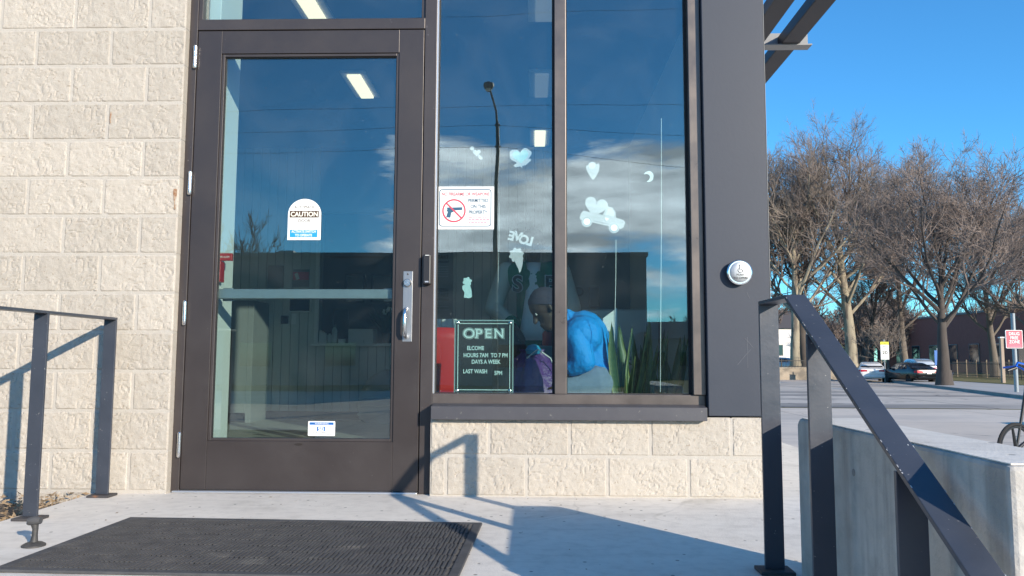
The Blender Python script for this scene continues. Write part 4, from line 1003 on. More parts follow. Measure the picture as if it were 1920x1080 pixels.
# OPEN letter board standing on the stool
YO = 0.185
a, b = at(851, 735, y=YO), at(963, 600, y=YO); ox0, ox1, oz0, oz1 = a.x, b.x, 0.5065, b.z; W_, H_ = ox1 - ox0, oz1 - oz0
t = thing('letter_board', 'black framed open sign letter board standing in the window', 'sign', ((ox0 + ox1) / 2, YO, oz0))
m = MB(); m.box(ox0 + .012, ox1 - .012, YO + .004, YO + .018, oz0 + .012, oz1 - .012); m.build('board', MATS['letterboard'], t)
for nm, e0, e1, mt in (('frame', 0.0, .006, 'acrylic_edge'), ('frame', .0065, .017, 'letterboard'), ('frame_bead', .0175, .0215, 'letter_pale')):
    m = MB(); ring(m, [(ox0 + e0, oz0 + e0), (ox1 - e0, oz0 + e0), (ox1 - e0, oz1 - e0), (ox0 + e0, oz1 - e0)], [(ox0 + e1, oz0 + e1), (ox1 - e1, oz0 + e1), (ox1 - e1, oz1 - e1), (ox0 + e1, oz1 - e1)], YO - .003, YO + .004); m.build(nm, MATS[mt], t)
for cx_ in (ox0 + .018, ox1 - .018):
    for cz2 in (oz0 + .016, oz1 - .016):
        m = MB(); m.lathe([(.010, 0), (.009, -.006), (.004, -.009), (0, -.0095)], (cx_, YO - .0035, cz2), 16, 'y'); m.build('standoff', MATS['chrome'], t, smooth=True)
m = MB(); z = oz0 + .03
while z < oz0 + .62 * H_: m.box(ox0 + .03, ox1 - .03, YO + .0015, YO + .0045, z, z + .0032); z += .0066
o = m.build('felt_ribs', MATS['letterboard'], t); o['kind'] = 'stuff'
zc = oz0 + .815 * H_; xm = (ox0 + ox1) / 2 - .008 * W_
OH = .135 * H_
for bold, mt, yy in ((.0056, 'letter_pale', .0012), (.0040, 'letterboard', .0002), (.0014, 'letter_pale', -.0008)):
    for s_, fx, hs in (('O', -.245, 1.0), ('P', -.075, .93), ('E', .085, .93), ('N', .262, .93)):
        text(t, s_, xm + fx * W_, YO + yy, zc, OH * hs, mt, sx=1.12 if s_ != 'N' else 1.05, bold=bold, name='open_lettering')
for fx, w_ in ((-.125, .05), (-.095, .03), (.03, .03), (.195, .035), (.315, .03)):   # slab serifs
    for sg in (-1, 1):
        if fx in (.315, .03, -.095) and sg < 0: continue
        m = MB(); m.box(xm + (fx - w_ / 2) * W_, xm + (fx + w_ / 2) * W_, YO - .0011, YO - .0004, zc + sg * OH * .43 - .0022, zc + sg * OH * .43 + .0022); m.build('serif', MATS['letter_pale'], t)
for s_, fx, fz in (('ELCOME', .36, .615), ('HOURS 7AM  TO 7 PM', .53, .518), ('DAYS A WEEK', .54, .43), ('LAST WASH', .355, .30), ('5PM', .745, .278)):
    text(t, s_, ox0 + fx * W_, YO - .001, oz0 + fz * H_, .056 * H_, 'letter_pale', sx=.80, bold=.0009)
# red chair
cxr, cyr = -0.60, 0.95
t = thing('plastic_chair', 'red plastic chair behind the window beside the open sign', 'chair', (cxr, cyr, .008))
m = MB()
for j in range(7):
    for i in range(7): m.v.append((cxr - .22 + .44 * i / 6, cyr - .20 - .03 * (j / 6) - .04 * (1 - ((i - 3) / 3) ** 2) + .05, .45 + .43 * j / 6 * (1 - .05 * ((i - 3) / 3) ** 4)))
m.f += [(j * 7 + i, j * 7 + i + 1, (j + 1) * 7 + i + 1, (j + 1) * 7 + i) for j in range(6) for i in range(6)]
o = m.build('backrest', MATS['red_plastic'], t, smooth=True); sd = o.modifiers.new('s', 'SOLIDIFY'); sd.thickness = .008
m = MB(); m.box(cxr - .22, cxr + .22, cyr - .18, cyr + .24, .425, .448); m.build('seat', MATS['red_plastic'], t, bevel=.01)
for sx in (-1, 1):
    for sy in (-1, 1): m = MB(); m.tube([(cxr + sx * .18, cyr + .03 + sy * .17, .425), (cxr + sx * .21, cyr + .03 + sy * .21, .0085)], .011, 8); m.build('leg', MATS['chrome'], t)
# purple laundry bag
c = at(998, 700, y=.42); bx, by_ = c.x, .43; t = thing('laundry_bag', 'glossy purple laundry bag gathered at the neck behind the window', 'bag', (bx, by_, .008))
m = MB(); nn = 40; zt = at(998, 655, y=.42).z
for (h, r_, wob) in ((.0085, .16, 0), (.06, .19, .01), (.25, .21, .02), (.45, .20, .03), (.58, .17, .05), (zt - .06, .10, .14), (zt - .02, .055, .22), (zt, .06, .28)):
    for k in range(nn):
        a = 2 * math.pi * k / nn; q = r_ * (1 + wob * math.sin(13 * a) + .04 * math.sin(3 * a + h * 9)); m.v.append((bx + q * math.cos(a), by_ + q * math.sin(a) * .8, h))
for j in range(7):
    for k in range(nn): m.f.append((j * nn + k, j * nn + (k + 1) % nn, (j + 1) * nn + (k + 1) % nn, (j + 1) * nn + k))
m.f.append(tuple(range(nn - 1, -1, -1))); m.f.append(tuple(7 * nn + k for k in range(nn)))
m.build('sack', MATS['purple_nylon'], t, smooth=True)
q = at(1000, 676, y=.36); m = MB(); m.lathe([(.0, -.03), (.035, -.02), (.045, .0), (.03, .025), (0, .035)], (q.x, .36, zt - .005), 12); m.build('cloth_inside', MATS['cyan_cloth'], t, smooth=True)
m = MB(); m.tube([(bx - .03, by_ - .08, zt - .05), (bx + .03, by_ - .13, zt + .0), (bx + .10, by_ - .12, zt - .05), (bx + .13, by_ - .11, zt - .12)], .004, 6); m.build('drawstring', MATS['paper'], t)
# striped sack by the counter
p = at(728, 790, z=.008); p.y = min(p.y, BY - .35); t = thing('striped_sack', 'grey striped cloth sack slumped on the floor behind the door', 'sack', (p.x, p.y, .008))
m = MB(); nn = 28; prof = ((.0085, .20), (.05, .26), (.18, .29), (.34, .27), (.46, .20), (.53, .10), (.56, .02))
for h, r_ in prof:
    for k in range(nn):
        a = 2 * math.pi * k / nn; m.v.append((p.x + r_ * math.cos(a) * (1 + .05 * math.sin(4 * a + h * 8)), p.y + .75 * r_ * math.sin(a), h + .012 * math.sin(5 * a)))
for j in range(len(prof) - 1):
    for k in range(nn): m.f.append((j * nn + k, j * nn + (k + 1) % nn, (j + 1) * nn + (k + 1) % nn, (j + 1) * nn + k))
m.f.append(tuple(range(nn - 1, -1, -1))); m.f.append(tuple((len(prof) - 1) * nn + k for k in range(nn)))
m.build('sack', MATS['striped_cloth'], t, smooth=True)
for h0, h1, r0, r1 in ((.12, .125, .280, .243), (.20, .206, .290, .249), (.285, .292, .281, .228), (.36, .37, .262, .2)):
    m = MB(); m.tube([(p.x + (r0 + .003) * math.cos(a) * (1 + .05 * math.sin(4 * a + h0 * 8)), p.y + .75 * (r0 + .003) * math.sin(a), h0 + .02 * math.cos(a) + .012 * math.sin(5 * a)) for a in np.linspace(0, 2 * math.pi, 28)], .005, 6); m.build('stripe', MATS['paper'], t)

# snake plants in pots
def snake_plant(name, label, x, y, n, seed, zt, spread, pot):
    t = thing(name, label, 'plant', (x, y, .008), group='snake plants in the window'); rr = random.Random(seed)
    m = MB(); m.lathe([(.09, .0005), (.115, .26), (.125, .27), (.125, .30), (.11, .30), (.10, .28), (0, .28)], (x, y, .008), 24); m.build('pot', MATS[pot], t, smooth=True)
    for i in range(n):
        a = rr.uniform(0, 6.28); r0 = rr.uniform(0, .07); b0 = Vector((x + r0 * math.cos(a), y + r0 * math.sin(a) * .6, .29))
        L_ = (zt - .29) * rr.uniform(.62, 1.0); lean = Vector((math.cos(a) * spread * rr.uniform(.2, 1), math.sin(a) * spread * .35, 1)).normalized()
        wd = rr.uniform(.016, .026); tw = rr.uniform(0, 3.14); sd0 = Vector((math.cos(tw), math.sin(tw) * .5, 0)).normalized()
        V = []; E2 = []
        for j in range(9):
            s_ = j / 8; w_ = wd * (.62 + .38 * math.sin(min(1, s_ * 2) * 1.57)) * (1 if s_ < .62 else max(.02, 1 - ((s_ - .62) / .38) ** 1.7))
            c0 = b0 + lean * L_ * s_ + Vector((.03 * math.sin(2.6 * s_ + a) * s_, .02 * math.cos(3 * s_ + a), 0)); nrm = sd0.cross(lean).normalized()
            V += [c0 - sd0 * w_, c0 - sd0 * w_ * .82 + nrm * .003, c0 + nrm * .007, c0 + sd0 * w_ * .82 + nrm * .003, c0 + sd0 * w_]
        mb = MB(); mb.add(V, [(j * 5 + k, j * 5 + k + 1, (j + 1) * 5 + k + 1, (j + 1) * 5 + k) for j in range(8) for k in range(4)])
        o = mb.build('leaf', MATS['snake_leaf'], t, smooth=True); o.data.materials.append(MATS['snake_edge'])
        for pi, pol in enumerate(o.data.polygons):
            if pi % 4 in (0, 3): pol.material_index = 1
    return t
x = at(1180, 700, y=.35).x
snake_plant('snake_plant', 'potted snake plant with upright mottled leaves beside the blue jacket', x, .36, 20, 5, at(1190, 588, y=.5).z, .16, 'black_pot')
snake_plant('snake_plant', 'darker potted snake plant close to the window jamb', at(1252, 700, y=.42).x, .43, 14, 9, at(1250, 600, y=.5).z, .26, 'terracotta')
# leafy pot plant behind
x = at(1142, 640, y=1.15).x; zt = at(1142, 595, y=1.15).z; t = thing('leafy_plant', 'leafy green plant rising behind the blue jacket', 'plant', (x, 1.15, .008))
m = MB(); m.lathe([(.10, .0005), (.14, .30), (.12, .30), (0, .28)], (x, 1.15, .008), 20); m.build('pot', MATS['terracotta'], t, smooth=True)
m = MB(); m.tube([(x, 1.15, .28), (x + .01, 1.15, .6), (x, 1.15, zt - .08)], [.012, .009, .006], 8); m.build('stem', MATS['leafy_green'], t)
rr = random.Random(8)
for i in range(22):
    a = rr.uniform(0, 6.28); h = rr.uniform(.55, 1.0) * (zt - .1) ; d = Vector((math.cos(a), math.sin(a), .25)).normalized(); sd = d.cross(Vector((0, 0, 1))).normalized() * .03; b0 = Vector((x, 1.15, h)); L_ = .17
    m = MB(); m.add([b0, b0 + d * L_ * .4 + sd, b0 + d * L_ * .75 + sd * .6 - Vector((0, 0, .02)), b0 + d * L_ - Vector((0, 0, .06)), b0 + d * L_ * .75 - sd * .6 - Vector((0, 0, .02)), b0 + d * L_ * .4 - sd], [(0, 1, 2, 3, 4, 5)]); m.build('leaf', MATS['leafy_green'], t)

# ------------------------------------------------------------------ people
def capsules(caps, name, mat, voxel=0.009, parent=None, smooth_it=4):
    m = MB()
    for c in caps:
        p0, p1, r0, r1 = Vector(c[0]), Vector(c[1]), c[2], c[3]
        fl = c[4] if len(c) > 4 else 1.0
        d = p1 - p0
        if d.length < 1e-5: d = Vector((0, 0, 1e-4)); p1 = p0 + d
        dn = d.normalized()
        pts, rad = [], []
        for k in range(5):
            a = math.pi / 2 * (1 - k / 4); pts.append(p0 - dn * r0 * math.sin(a)); rad.append(max(1e-4, r0 * math.cos(a)))
        for k in range(5):
            a = math.pi / 2 * k / 4; pts.append(p1 + dn * r1 * math.sin(a)); rad.append(max(1e-4, r1 * math.cos(a)))
        m.tube(pts, rad, 16, True, fl)
    o = m.build(name, MATS[mat], parent, smooth=True)
    rm = o.modifiers.new('remesh', 'REMESH'); rm.mode = 'VOXEL'; rm.voxel_size = voxel; rm.use_smooth_shade = True
    sm = o.modifiers.new('smooth', 'SMOOTH'); sm.iterations = smooth_it; sm.factor = 0.5
    return o
WR = bpy.data.textures.new('wrinkles', 'CLOUDS'); WR.noise_scale = 0.10; WR.noise_depth = 3
def wrinkle(o, s=.03):
    d = o.modifiers.new('wrinkle', 'DISPLACE'); d.texture = WR; d.strength = s; d.mid_level = .5; d.texture_coords = 'GLOBAL'
    return o
def hand_caps(w, d, side, up):
    """wrist point, direction of the fingers, sideways and palm-normal vectors"""
    w, d, side, up = Vector(w), Vector(d).normalized(), Vector(side).normalized(), Vector(up).normalized()
    out = [(w, w + d * .07, .026, .030, 0.75)]
    for k, (o_, l_) in enumerate(((-.030, .068), (-.010, .078), (.010, .074), (.029, .058))):
        b0 = w + d * .085 + side * o_; k1 = b0 + d * l_ * .5 - up * .006; k2 = k1 + d * l_ * .42 - up * .020
        out += [(b0 - d * .02, k1, .0095, .009), (k1, k2, .009, .0075)]
    tb = w + d * .03 - side * .030; t1 = tb + (d * .6 - side * .8).normalized() * .035; t2 = t1 + (d * .9 - side * .3).normalized() * .028
    return out + [(tb, t1, .012, .0105), (t1, t2, .0105, .008)]
def head_caps(c, fwd, upv, s=1.0):
    c, f, u_ = Vector(c), Vector(fwd).normalized(), Vector(upv).normalized(); sd = f.cross(u_).normalized()
    out = [(c + u_ * .025 * s - f * .012, c + u_ * .035 * s + f * .012, .082 * s, .080 * s), (c - u_ * .035 * s + f * .018, c - u_ * .078 * s + f * .040, .060 * s, .040 * s),
           (c + u_ * .012 + f * .082 * s, c - u_ * .022 + f * .098 * s, .010, .014), (c - u_ * .058 + f * .075 * s - sd * .016, c - u_ * .058 + f * .075 * s + sd * .016, .010, .010)]
    for q in (-1, 1):
        out += [(c + sd * q * .080 * s + u_ * .015 - f * .005, c + sd * q * .084 * s - u_ * .022 - f * .005, .013, .010), (c + f * .072 * s + sd * q * .030 + u_ * .030, c + f * .070 * s + sd * q * .045 + u_ * .028, .010, .008)]
    return out
def eyes(parent, c, fwd, upv):
    c, f, u_ = Vector(c), Vector(fwd).normalized(), Vector(upv).normalized(); sd = f.cross(u_).normalized()
    for q in (-1, 1):
        m = MB(); e = c + f * .079 + sd * q * .031 + u_ * .013
        m.tube([e - f * .006, e, e + f * .003], [.009, .009, .004], 10); m.build('eye', MATS['paper'], parent, smooth=True)
# standing person in the green and cream jacket
pb = at(1000, 640, y=1.95); PX, PY = pb.x, 1.95
def P(x, y, z): return (PX + x * 1.12, PY + y * 1.12, z * 1.035)
J = dict(pel=P(0, 0, .86), wst=P(0, .0, 1.00), ch=P(0, 0, 1.20), nk=P(0, -.01, 1.38), hd=P(0, -.03, 1.50))
arm1 = [P(-.185, 0, 1.31), P(-.27, -.03, 1.04), P(-.13, -.20, .90)]; arm2 = [P(.185, 0, 1.31), P(.265, -.02, 1.04), P(.17, -.20, .88)]
body = [(J['pel'], J['wst'], .125, .115, .8), (J['wst'], J['ch'], .115, .135, .8), (P(-.13, 0, 1.29), P(.13, 0, 1.29), .075, .075), (P(0, 0, 1.30), J['nk'], .065, .052), (J['nk'], P(0, -.02, 1.45), .052, .055)]
body += head_caps(J['hd'], (0, -1, -.12), (0, -.12, 1))
for a in (arm1, arm2): body += [(a[0], a[1], .052, .042), (a[1], a[2], .042, .028)]
body += hand_caps(arm1[2], (.45, -.55, -.6), (.6, .6, 0), (0, -.5, .8)) + hand_caps(arm2[2], (-.35, -.55, -.6), (-.6, .6, 0), (0, -.5, .8))
for s in (-1, 1): body += [(P(s * .085, 0, .84), P(s * .10, -.01, .47), .085, .058), (P(s * .10, -.01, .47), P(s * .105, .02, .10), .056, .036), (P(s * .105, .04, .05), P(s * .12, -.13, .04), .038, .030)]
p1 = capsules(body, 'person', 'skin_dark', .008); WORLD[p1.name] = Vector((0, 0, 0))
tag(p1, 'person standing in green varsity jacket with cream sleeves and white shirt', 'person')
capsules([(P(0, 0, .86), P(0, 0, 1.0), .155, .155, .8), (P(0, 0, 1.0), P(0, 0, 1.22), .155, .165, .8), (P(-.13, .005, 1.285), P(.13, .005, 1.285), .10, .10), (P(0, .02, 1.30), P(0, .02, 1.35), .085, .075)], 'jacket', 'varsity_green', .012, p1); wrinkle([o for o in p1.children if o.name.startswith('jacket')][0], .03)
for a in (arm1, arm2):
    d = (Vector(a[2]) - Vector(a[1])) * .86 + Vector(a[1])
    capsules([(a[0], a[1], .078, .066), (a[1], tuple(d), .066, .05)], 'sleeve', 'cream_sleeve', .012, p1)
    dn = (Vector(a[2]) - Vector(a[1])).normalized()
    for q in (0.0, .03): m = MB(); m.tube([d + dn * (q - .012), d + dn * (q + .008)], [.060 - q * .1, .058 - q * .1], 14); m.build('cuff_band', MATS['varsity_green'], p1, smooth=True)
m = MB(); zz = [(.80, .10, -.150), (.90, .085, -.151), (1.0, .07, -.150), (1.12, .055, -.155), (1.24, .042, -.148), (1.32, .045, -.122), (1.37, .050, -.085)]
for z, w_, y in zz:
    for k in range(5): u_ = (k - 2) / 2; m.v.append(P(u_ * w_, y + .02 * u_ * u_, z))
m.f = [(j * 5 + k, j * 5 + k + 1, (j + 1) * 5 + k + 1, (j + 1) * 5 + k) for j in range(6) for k in range(4)]; o = m.build('shirt', MATS['shirt_white'], p1, smooth=True); sd = o.modifiers.new('s', 'SOLIDIFY'); sd.thickness = .012; sd.offset = 1
capsules([(P(s * .085, 0, .80), P(s * .10, -.01, .47), .105, .085) for s in (-1, 1)] + [(P(s * .10, -.01, .47), P(s * .105, .02, .12), .085, .075) for s in (-1, 1)] + [(P(-.05, 0, .85), P(.05, 0, .85), .13, .13, .85)], 'trousers', 'dark_trousers', .012, p1)
for ch, dx, hh in (('S', -.105, .12), ('B', .118, .12)):
    text(p1, ch, PX + dx * 1.12, PY - .197, 1.245, hh, 'paper', bold=.010, name='chenille_outline', thick=.002); text(p1, ch, PX + dx * 1.12, PY - .202, 1.245, hh, 'black_print', bold=.004, name='chenille_letter', thick=.002)
capsules([(P(0, .01, 1.545), P(0, .02, 1.56), .088, .088)], 'hair', 'black_print', .01, p1)
for s in (-1, 1): capsules([(P(s * .105, .05, .045), P(s * .12, -.13, .042), .046, .040)], 'shoe', 'black_plastic', .01, p1)
eyes(p1, J['hd'], (0, -1, -.12), (0, -.12, 1))
# bending person in the blue jacket
YP = .47
def Q(px, py, dy=0.0): p = at(px, py, y=YP + dy); return Vector((p.x, YP + dy, p.z))
hd = Q(1026, 580); hf = Vector((-.80, -.15, -.58)); hu = Vector((-.52, 0, .85))
hips = Q(1116, 712, .05); bel = Q(1112, 678, .02); chs = Q(1090, 630); nk = Q(1056, 598); shl = Q(1082, 632, -.15); shr = Q(1074, 622, .17)
eln = Q(1096, 678, -.18); wrn = Q(1064, 694, -.14); elf = Q(1062, 660, .10); wrf = Q(1046, 690, .02)
knn, knf = Vector((hips.x - .30, YP - .08, .50)), Vector((hips.x - .28, YP + .18, .50)); ann, anf = Vector((hips.x + .0, YP - .08, .10)), Vector((hips.x + .02, YP + .18, .10))
body = [(hips + Vector((0, -.06, 0)), hips + Vector((0, .10, 0)), .115, .115), (hips, bel, .115, .115), (bel, chs, .115, .125), (chs + Vector((0, -.1, 0)), chs + Vector((0, .1, 0)), .085, .085), (chs, nk, .075, .05), (nk, hd, .05, .055)]
body += head_caps(hd, hf, hu)
body += [(shl, eln, .05, .04), (eln, wrn, .04, .026), (shr, elf, .05, .04), (elf, wrf, .04, .026)]
body += hand_caps(wrn, (-.6, 0, -.8), (0, 1, 0), (.8, 0, -.6)) + hand_caps(wrf, (-.6, 0, -.8), (0, 1, 0), (.8, 0, -.6))
for kn, an, s in ((knn, ann, -.09), (knf, anf, .11)): body += [(hips + Vector((0, s, -.02)), kn, .09, .06), (kn, an, .057, .037), (an + Vector((.03, 0, -.05)), an + Vector((-.13, 0, -.06)), .036, .028)]
p2 = capsules(body, 'person', 'skin_brown', .008); WORLD[p2.name] = Vector((0, 0, 0))
tag(p2, 'person in bright blue jacket and beanie bending over behind the window', 'person')
wrinkle(capsules([(bel, chs + Vector((.01, .0, .005)), .128, .140), (chs + Vector((0, -.10, 0)), chs + Vector((0, .12, 0)), .115, .115), (chs, nk + Vector((.01, 0, -.005)), .110, .068),
          (hips + Vector((.005, -.06, .01)), hips + Vector((.005, .10, .01)), .124, .124), (hips, bel, .128, .126)], 'jacket', 'blue_jacket', .007, p2, 2), .022)
m = MB(); hc = hips + Vector((.005, .02, -.085)); m.tube([hc + Vector((.125 * math.cos(a), .165 * math.sin(a), 0)) for a in np.linspace(0, 2 * math.pi, 29)], .020, 8, False); m.build('hem_band', MATS['blue_jacket'], p2, smooth=True)
for sa, ea, wa in ((shl, eln, wrn), (shr, elf, wrf)):
    wrinkle(capsules([(sa, ea, .072, .060), (ea, ea.lerp(wa, .72), .060, .046)], 'sleeve', 'blue_jacket', .007, p2, 2), .020)
    dn = (wa - ea).normalized(); c0 = ea.lerp(wa, .78); m = MB(); m.tube([c0 - dn * .02, c0 + dn * .012], [.044, .040], 14); m.build('cuff', MATS['dark_trousers'], p2, smooth=True)
capsules([(hips + Vector((0, s, -.02)), kn, .125, .085) for kn, s in ((knn, -.09), (knf, .11))] + [(kn, an + Vector((0, 0, .03)), .085, .065) for kn, an in ((knn, ann), (knf, anf))] + [(hips + Vector((0, -.06, -.03)), hips + Vector((0, .10, -.03)), .132, .132)], 'trousers', 'denim', .011, p2)
ba = (hu * .80 - hf * .60).normalized(); m = MB(); m.lathe([(.096, -.012), (.099, .0), (.099, .022), (.095, .024), (.088, .05), (.070, .078), (.038, .096), (0, .101)], (0, 0, 0), 26); m.xf(Matrix.Translation(hd + hu * .030 - hf * .004) @ Vector((0, 0, 1)).rotation_difference(ba).to_matrix().to_4x4()); m.build('beanie', MATS['beanie'], p2, smooth=True)
for an in (ann, anf): capsules([(an + Vector((.04, 0, -.05)), an + Vector((-.13, 0, -.055)), .043, .036)], 'shoe', 'black_plastic', .01, p2)
eyes(p2, hd, hf, hu)
q = at(1027, 632, y=.62); t = thing('detergent_bottle', 'small orange-red bottle behind the purple bag', 'bottle', (q.x, .62, q.z - .05))
m = MB(); m.lathe([(.028, -.05), (.032, -.045), (.032, .02), (.018, .04), (.014, .05), (0, .05)], (q.x, .62, q.z), 16); m.build('body', MATS['red_plastic'], t, smooth=True)
m = MB(); m.lathe([(.016, .0505), (.016, .07), (0, .07)], (q.x, .62, q.z), 12); m.build('cap', MATS['paper'], t, smooth=True)
m = MB(); m.box(q.x - .12, q.x + .12, .58, .80, .0085, q.z - .0505); tag(m.build('laundry_cart', MATS['grey_wall'], bevel=.01), 'low grey crate under the orange-red bottle', 'crate')

# white panels added to stand in for sunlit patches indoors
a, b = at(1131, 700, y=.47), at(1157, 577, y=.47)
m = MB(); m.prism([(a.x, .0085), (b.x, .0085), (b.x, b.z), (a.x, b.z - .06)], .47, .485); tag(m.build('sun_patch_panel', MATS['white_wall'], bevel=.002), 'added white panel shaped as the sun patch behind the blue jacket', 'screen')
a, b = at(806, 700, y=1.30), at(858, 598, y=1.30)
pw = thing('sun_patch_boards', 'low white boards added as the sunlit patch behind the red chair', 'partition', ((a.x + b.x) / 2, 1.3, .008))
m = MB(); m.box(a.x, b.x, 1.312, 1.33, .0085, b.z - .01); m.build('panel', MATS['white_wall'], pw)
xx = a.x
while xx < b.x - .02:
    x1_ = min(xx + .075, b.x); m = MB(); m.box(xx, x1_ - .004, 1.30, 1.3115, .0085, b.z); m.build('board', MATS['white_wall'], pw, bevel=.002); xx += .075
# ================================================================== THE STREET (right of the shop)
def gp(px, py, z=GZ): return at(px, py, z=z)
PZ = GZ + 0.13
k1, k2 = gp(1672, 713, PZ), gp(1925, 742, PZ)
d12 = (k2 - k1); k0 = k2 + d12 * 0.9
poly = [(k1.x, k1.y), (k2.x, k2.y), (k0.x, k0.y), (95, k0.y), (110, 140), (52, 140), (gp(1768, 699, PZ).x, gp(1768, 699, PZ).y)]
def ccw(p):
    a = sum(p[i][0] * p[(i + 1) % len(p)][1] - p[(i + 1) % len(p)][0] * p[i][1] for i in range(len(p)))
    return p if a > 0 else p[::-1]
m = MB(); m.prismz(ccw(poly), GZ - 0.1, PZ); struct(m, 'far_pavement', 'far_pavement')
m = MB(); nrm = Vector((d12.y, -d12.x, 0)).normalized() * 0.16
q = [(k1 - nrm * .3), (k0 - nrm * .3), (k0 + nrm), (k1 + nrm)]
m.prismz(ccw([(p.x, p.y) for p in q]), GZ - 0.1, PZ + 0.006); struct(m, 'kerb', 'kerb')
l1, l2 = gp(1784, 714, PZ), gp(1925, 723, PZ)
m = MB(); m.prismz(ccw([(l1.x, l1.y), (l2.x, l2.y), (95, l2.y - 8), (108, 138), (54, 138), (gp(1790, 695, PZ).x, gp(1790, 695, PZ).y)]), PZ - 0.05, PZ + 0.03); struct(m, 'lawn', 'lawn')

# school building (its long side faces away from the sun)
def house(name, label, p0, p1, depth_v, z0, h, mat, win_mat, nwin, wz0, wz1, ww, roof=None, cap=None):
    p0, p1 = Vector((*p0, 0)), Vector((*p1, 0)); u_ = (p1 - p0); L_ = u_.length; u_.normalize(); v_ = Vector((*depth_v, 0))
    t = thing(name, label, 'building', (p0.x, p0.y, z0))
    c = (p0 + p1) / 2 + v_ / 2
    m = MB(); m.obox((c.x, c.y, z0 + h / 2), u_ * L_ / 2, v_ / 2, (0, 0, h / 2)); m.build('wall', MATS[mat], t)
    out = -v_.normalized()
    for i in range(nwin):
        b0 = p0 + u_ * L_ * (i + .5) / nwin
        m = MB(); m.obox((b0.x + out.x * .03, b0.y + out.y * .03, z0 + (wz0 + wz1) / 2), u_ * ww / 2, out * .06, (0, 0, (wz1 - wz0) / 2)); w = m.build('window', MATS[win_mat], t)
        m = MB(); m.obox((b0.x + out.x * .08, b0.y + out.y * .08, z0 + (wz0 + wz1) / 2), u_ * (ww / 2 - .08), out * .02, (0, 0, (wz1 - wz0) / 2 - .08)); m.build('pane', MATS['car_glass'], w)
    if cap:
        m = MB(); m.obox((c.x, c.y, z0 + h + .12), u_ * (L_ / 2 + .15), v_ / 2 + v_.normalized() * .15, (0, 0, .12)); m.build('roof_edge', MATS[cap], t)
    if roof:
        m = MB(); e = .4; hw_ = v_.length / 2 + e; un = u_; vn = v_.normalized()
        a = [c - un * (L_ / 2 + e) - vn * hw_, c - un * (L_ / 2 + e) + vn * hw_, c - un * (L_ / 2 + e)]; b = [c + un * (L_ / 2 + e) - vn * hw_, c + un * (L_ / 2 + e) + vn * hw_, c + un * (L_ / 2 + e)]
        vs_ = [(p.x, p.y, z0 + h + (roof if i == 2 else .01)) for i, p in enumerate(a)] + [(p.x, p.y, z0 + h + (roof if i == 2 else .01)) for i, p in enumerate(b)]
        m.add(vs_, [(0, 1, 2), (3, 5, 4), (0, 2, 5, 3), (1, 4, 5, 2), (0, 3, 4, 1)]); m.build('roof', MATS['house_roof'], t)
    return t
a, b = at(1648, 690, y=118), at(2010, 690, y=74)
house('school_building', 'long dark red brick building behind the bare street trees', (b.x, b.y), (a.x, a.y), (26, 9), GZ, 7.2, 'school_brick', 'grey_wall', 9, 1.2, 3.6, 2.2, cap='kerb')
a, b = at(1418, 690, y=112), at(1537, 690, y=112)
house('white_house', 'white sided house behind the pale twin tree trunks', (a.x, a.y), (b.x, b.y), (0, 9), GZ, 6.2, 'white_siding', 'grey_wall', 4, 2.2, 3.8, 1.0, roof=2.6)
a, b = at(1560, 690, y=150), at(1640, 690, y=150)
house('tan_house', 'pale distant house between the tree trunks and the brick building', (a.x, a.y), (b.x, b.y), (0, 9), GZ, 4.5, 'tan_brick', 'grey_wall', 3, 1.0, 2.5, 1.0, roof=2.4)

# stone wall with iron fence
s0, s1 = gp(1440, 712), gp(1606, 713); s1.y = s0.y + 1.5
t = thing('stone_wall', 'low tan stone retaining wall across the road', 'wall', (s0.x, s0.y, GZ))
u_ = (s1 - s0).normalized(); L_ = (s1 - s0).length + 8; v_ = Vector((-u_.y, u_.x, 0)); c = s0 - u_ * 8 + u_ * (L_ / 2)
m = MB(); m.obox(c + Vector((0, 0, .42)), u_ * (L_ / 2), v_ * .2, (0, 0, .45)); m.build('stonework', MATS['old_stone'], t, bevel=.02)
m = MB(); m.obox(c + Vector((0, 0, .93)), u_ * (L_ / 2 + .05), v_ * .26, (0, 0, .06)); m.build('coping', MATS['old_stone'], t, bevel=.02)
m = MB(); m.obox(c + v_ * 6.2 + Vector((0, 0, .38)), u_ * (L_ / 2), v_ * 6, (0, 0, .45)); struct(m, 'raised_ground', 'lawn')
def fence(name, label, p0, p1, z, h, sp=.13, post_sp=2.4, wood=False):
    p0, p1 = Vector((p0.x, p0.y, z)), Vector((p1.x, p1.y, z)); d = p1 - p0; L_ = d.length; d.normalize(); n_ = Vector((-d.y, d.x, 0))
    t = thing(name, label, 'fence', tuple(p0))
    for zz in (.12 * h, .86 * h): m = MB(); m.obox((p0 + p1) / 2 + Vector((0, 0, zz)), d * L_ / 2, n_ * .016, (0, 0, .022)); m.build('rail', MATS['iron'], t)
    m = MB(); k = 0.0
    while k < L_: m.obox(p0 + d * k + Vector((0, 0, h / 2)), d * .010, n_ * .010, (0, 0, h / 2)); k += sp
    o = m.build('pickets', MATS['iron'], t); o['kind'] = 'stuff'
    k = 0.0
    while k <= L_: m = MB(); m.obox(p0 + d * k + Vector((0, 0, h * .55)), d * .035, n_ * .035, (0, 0, h * .56)); m.build('post', MATS['fence_post_wood' if wood else 'iron'], t); k += post_sp
    return t
fence('iron_fence', 'black spiked iron fence on top of the tan stone wall', s0 - u_ * 6, s1, GZ + .99, .62)
f0, f1 = gp(1779, 706, PZ), gp(1990, 716, PZ)
fence('iron_fence', 'black iron fence along the lawn of the brick building', f0, f1, PZ + .03, 1.35, wood=True, post_sp=1.7)

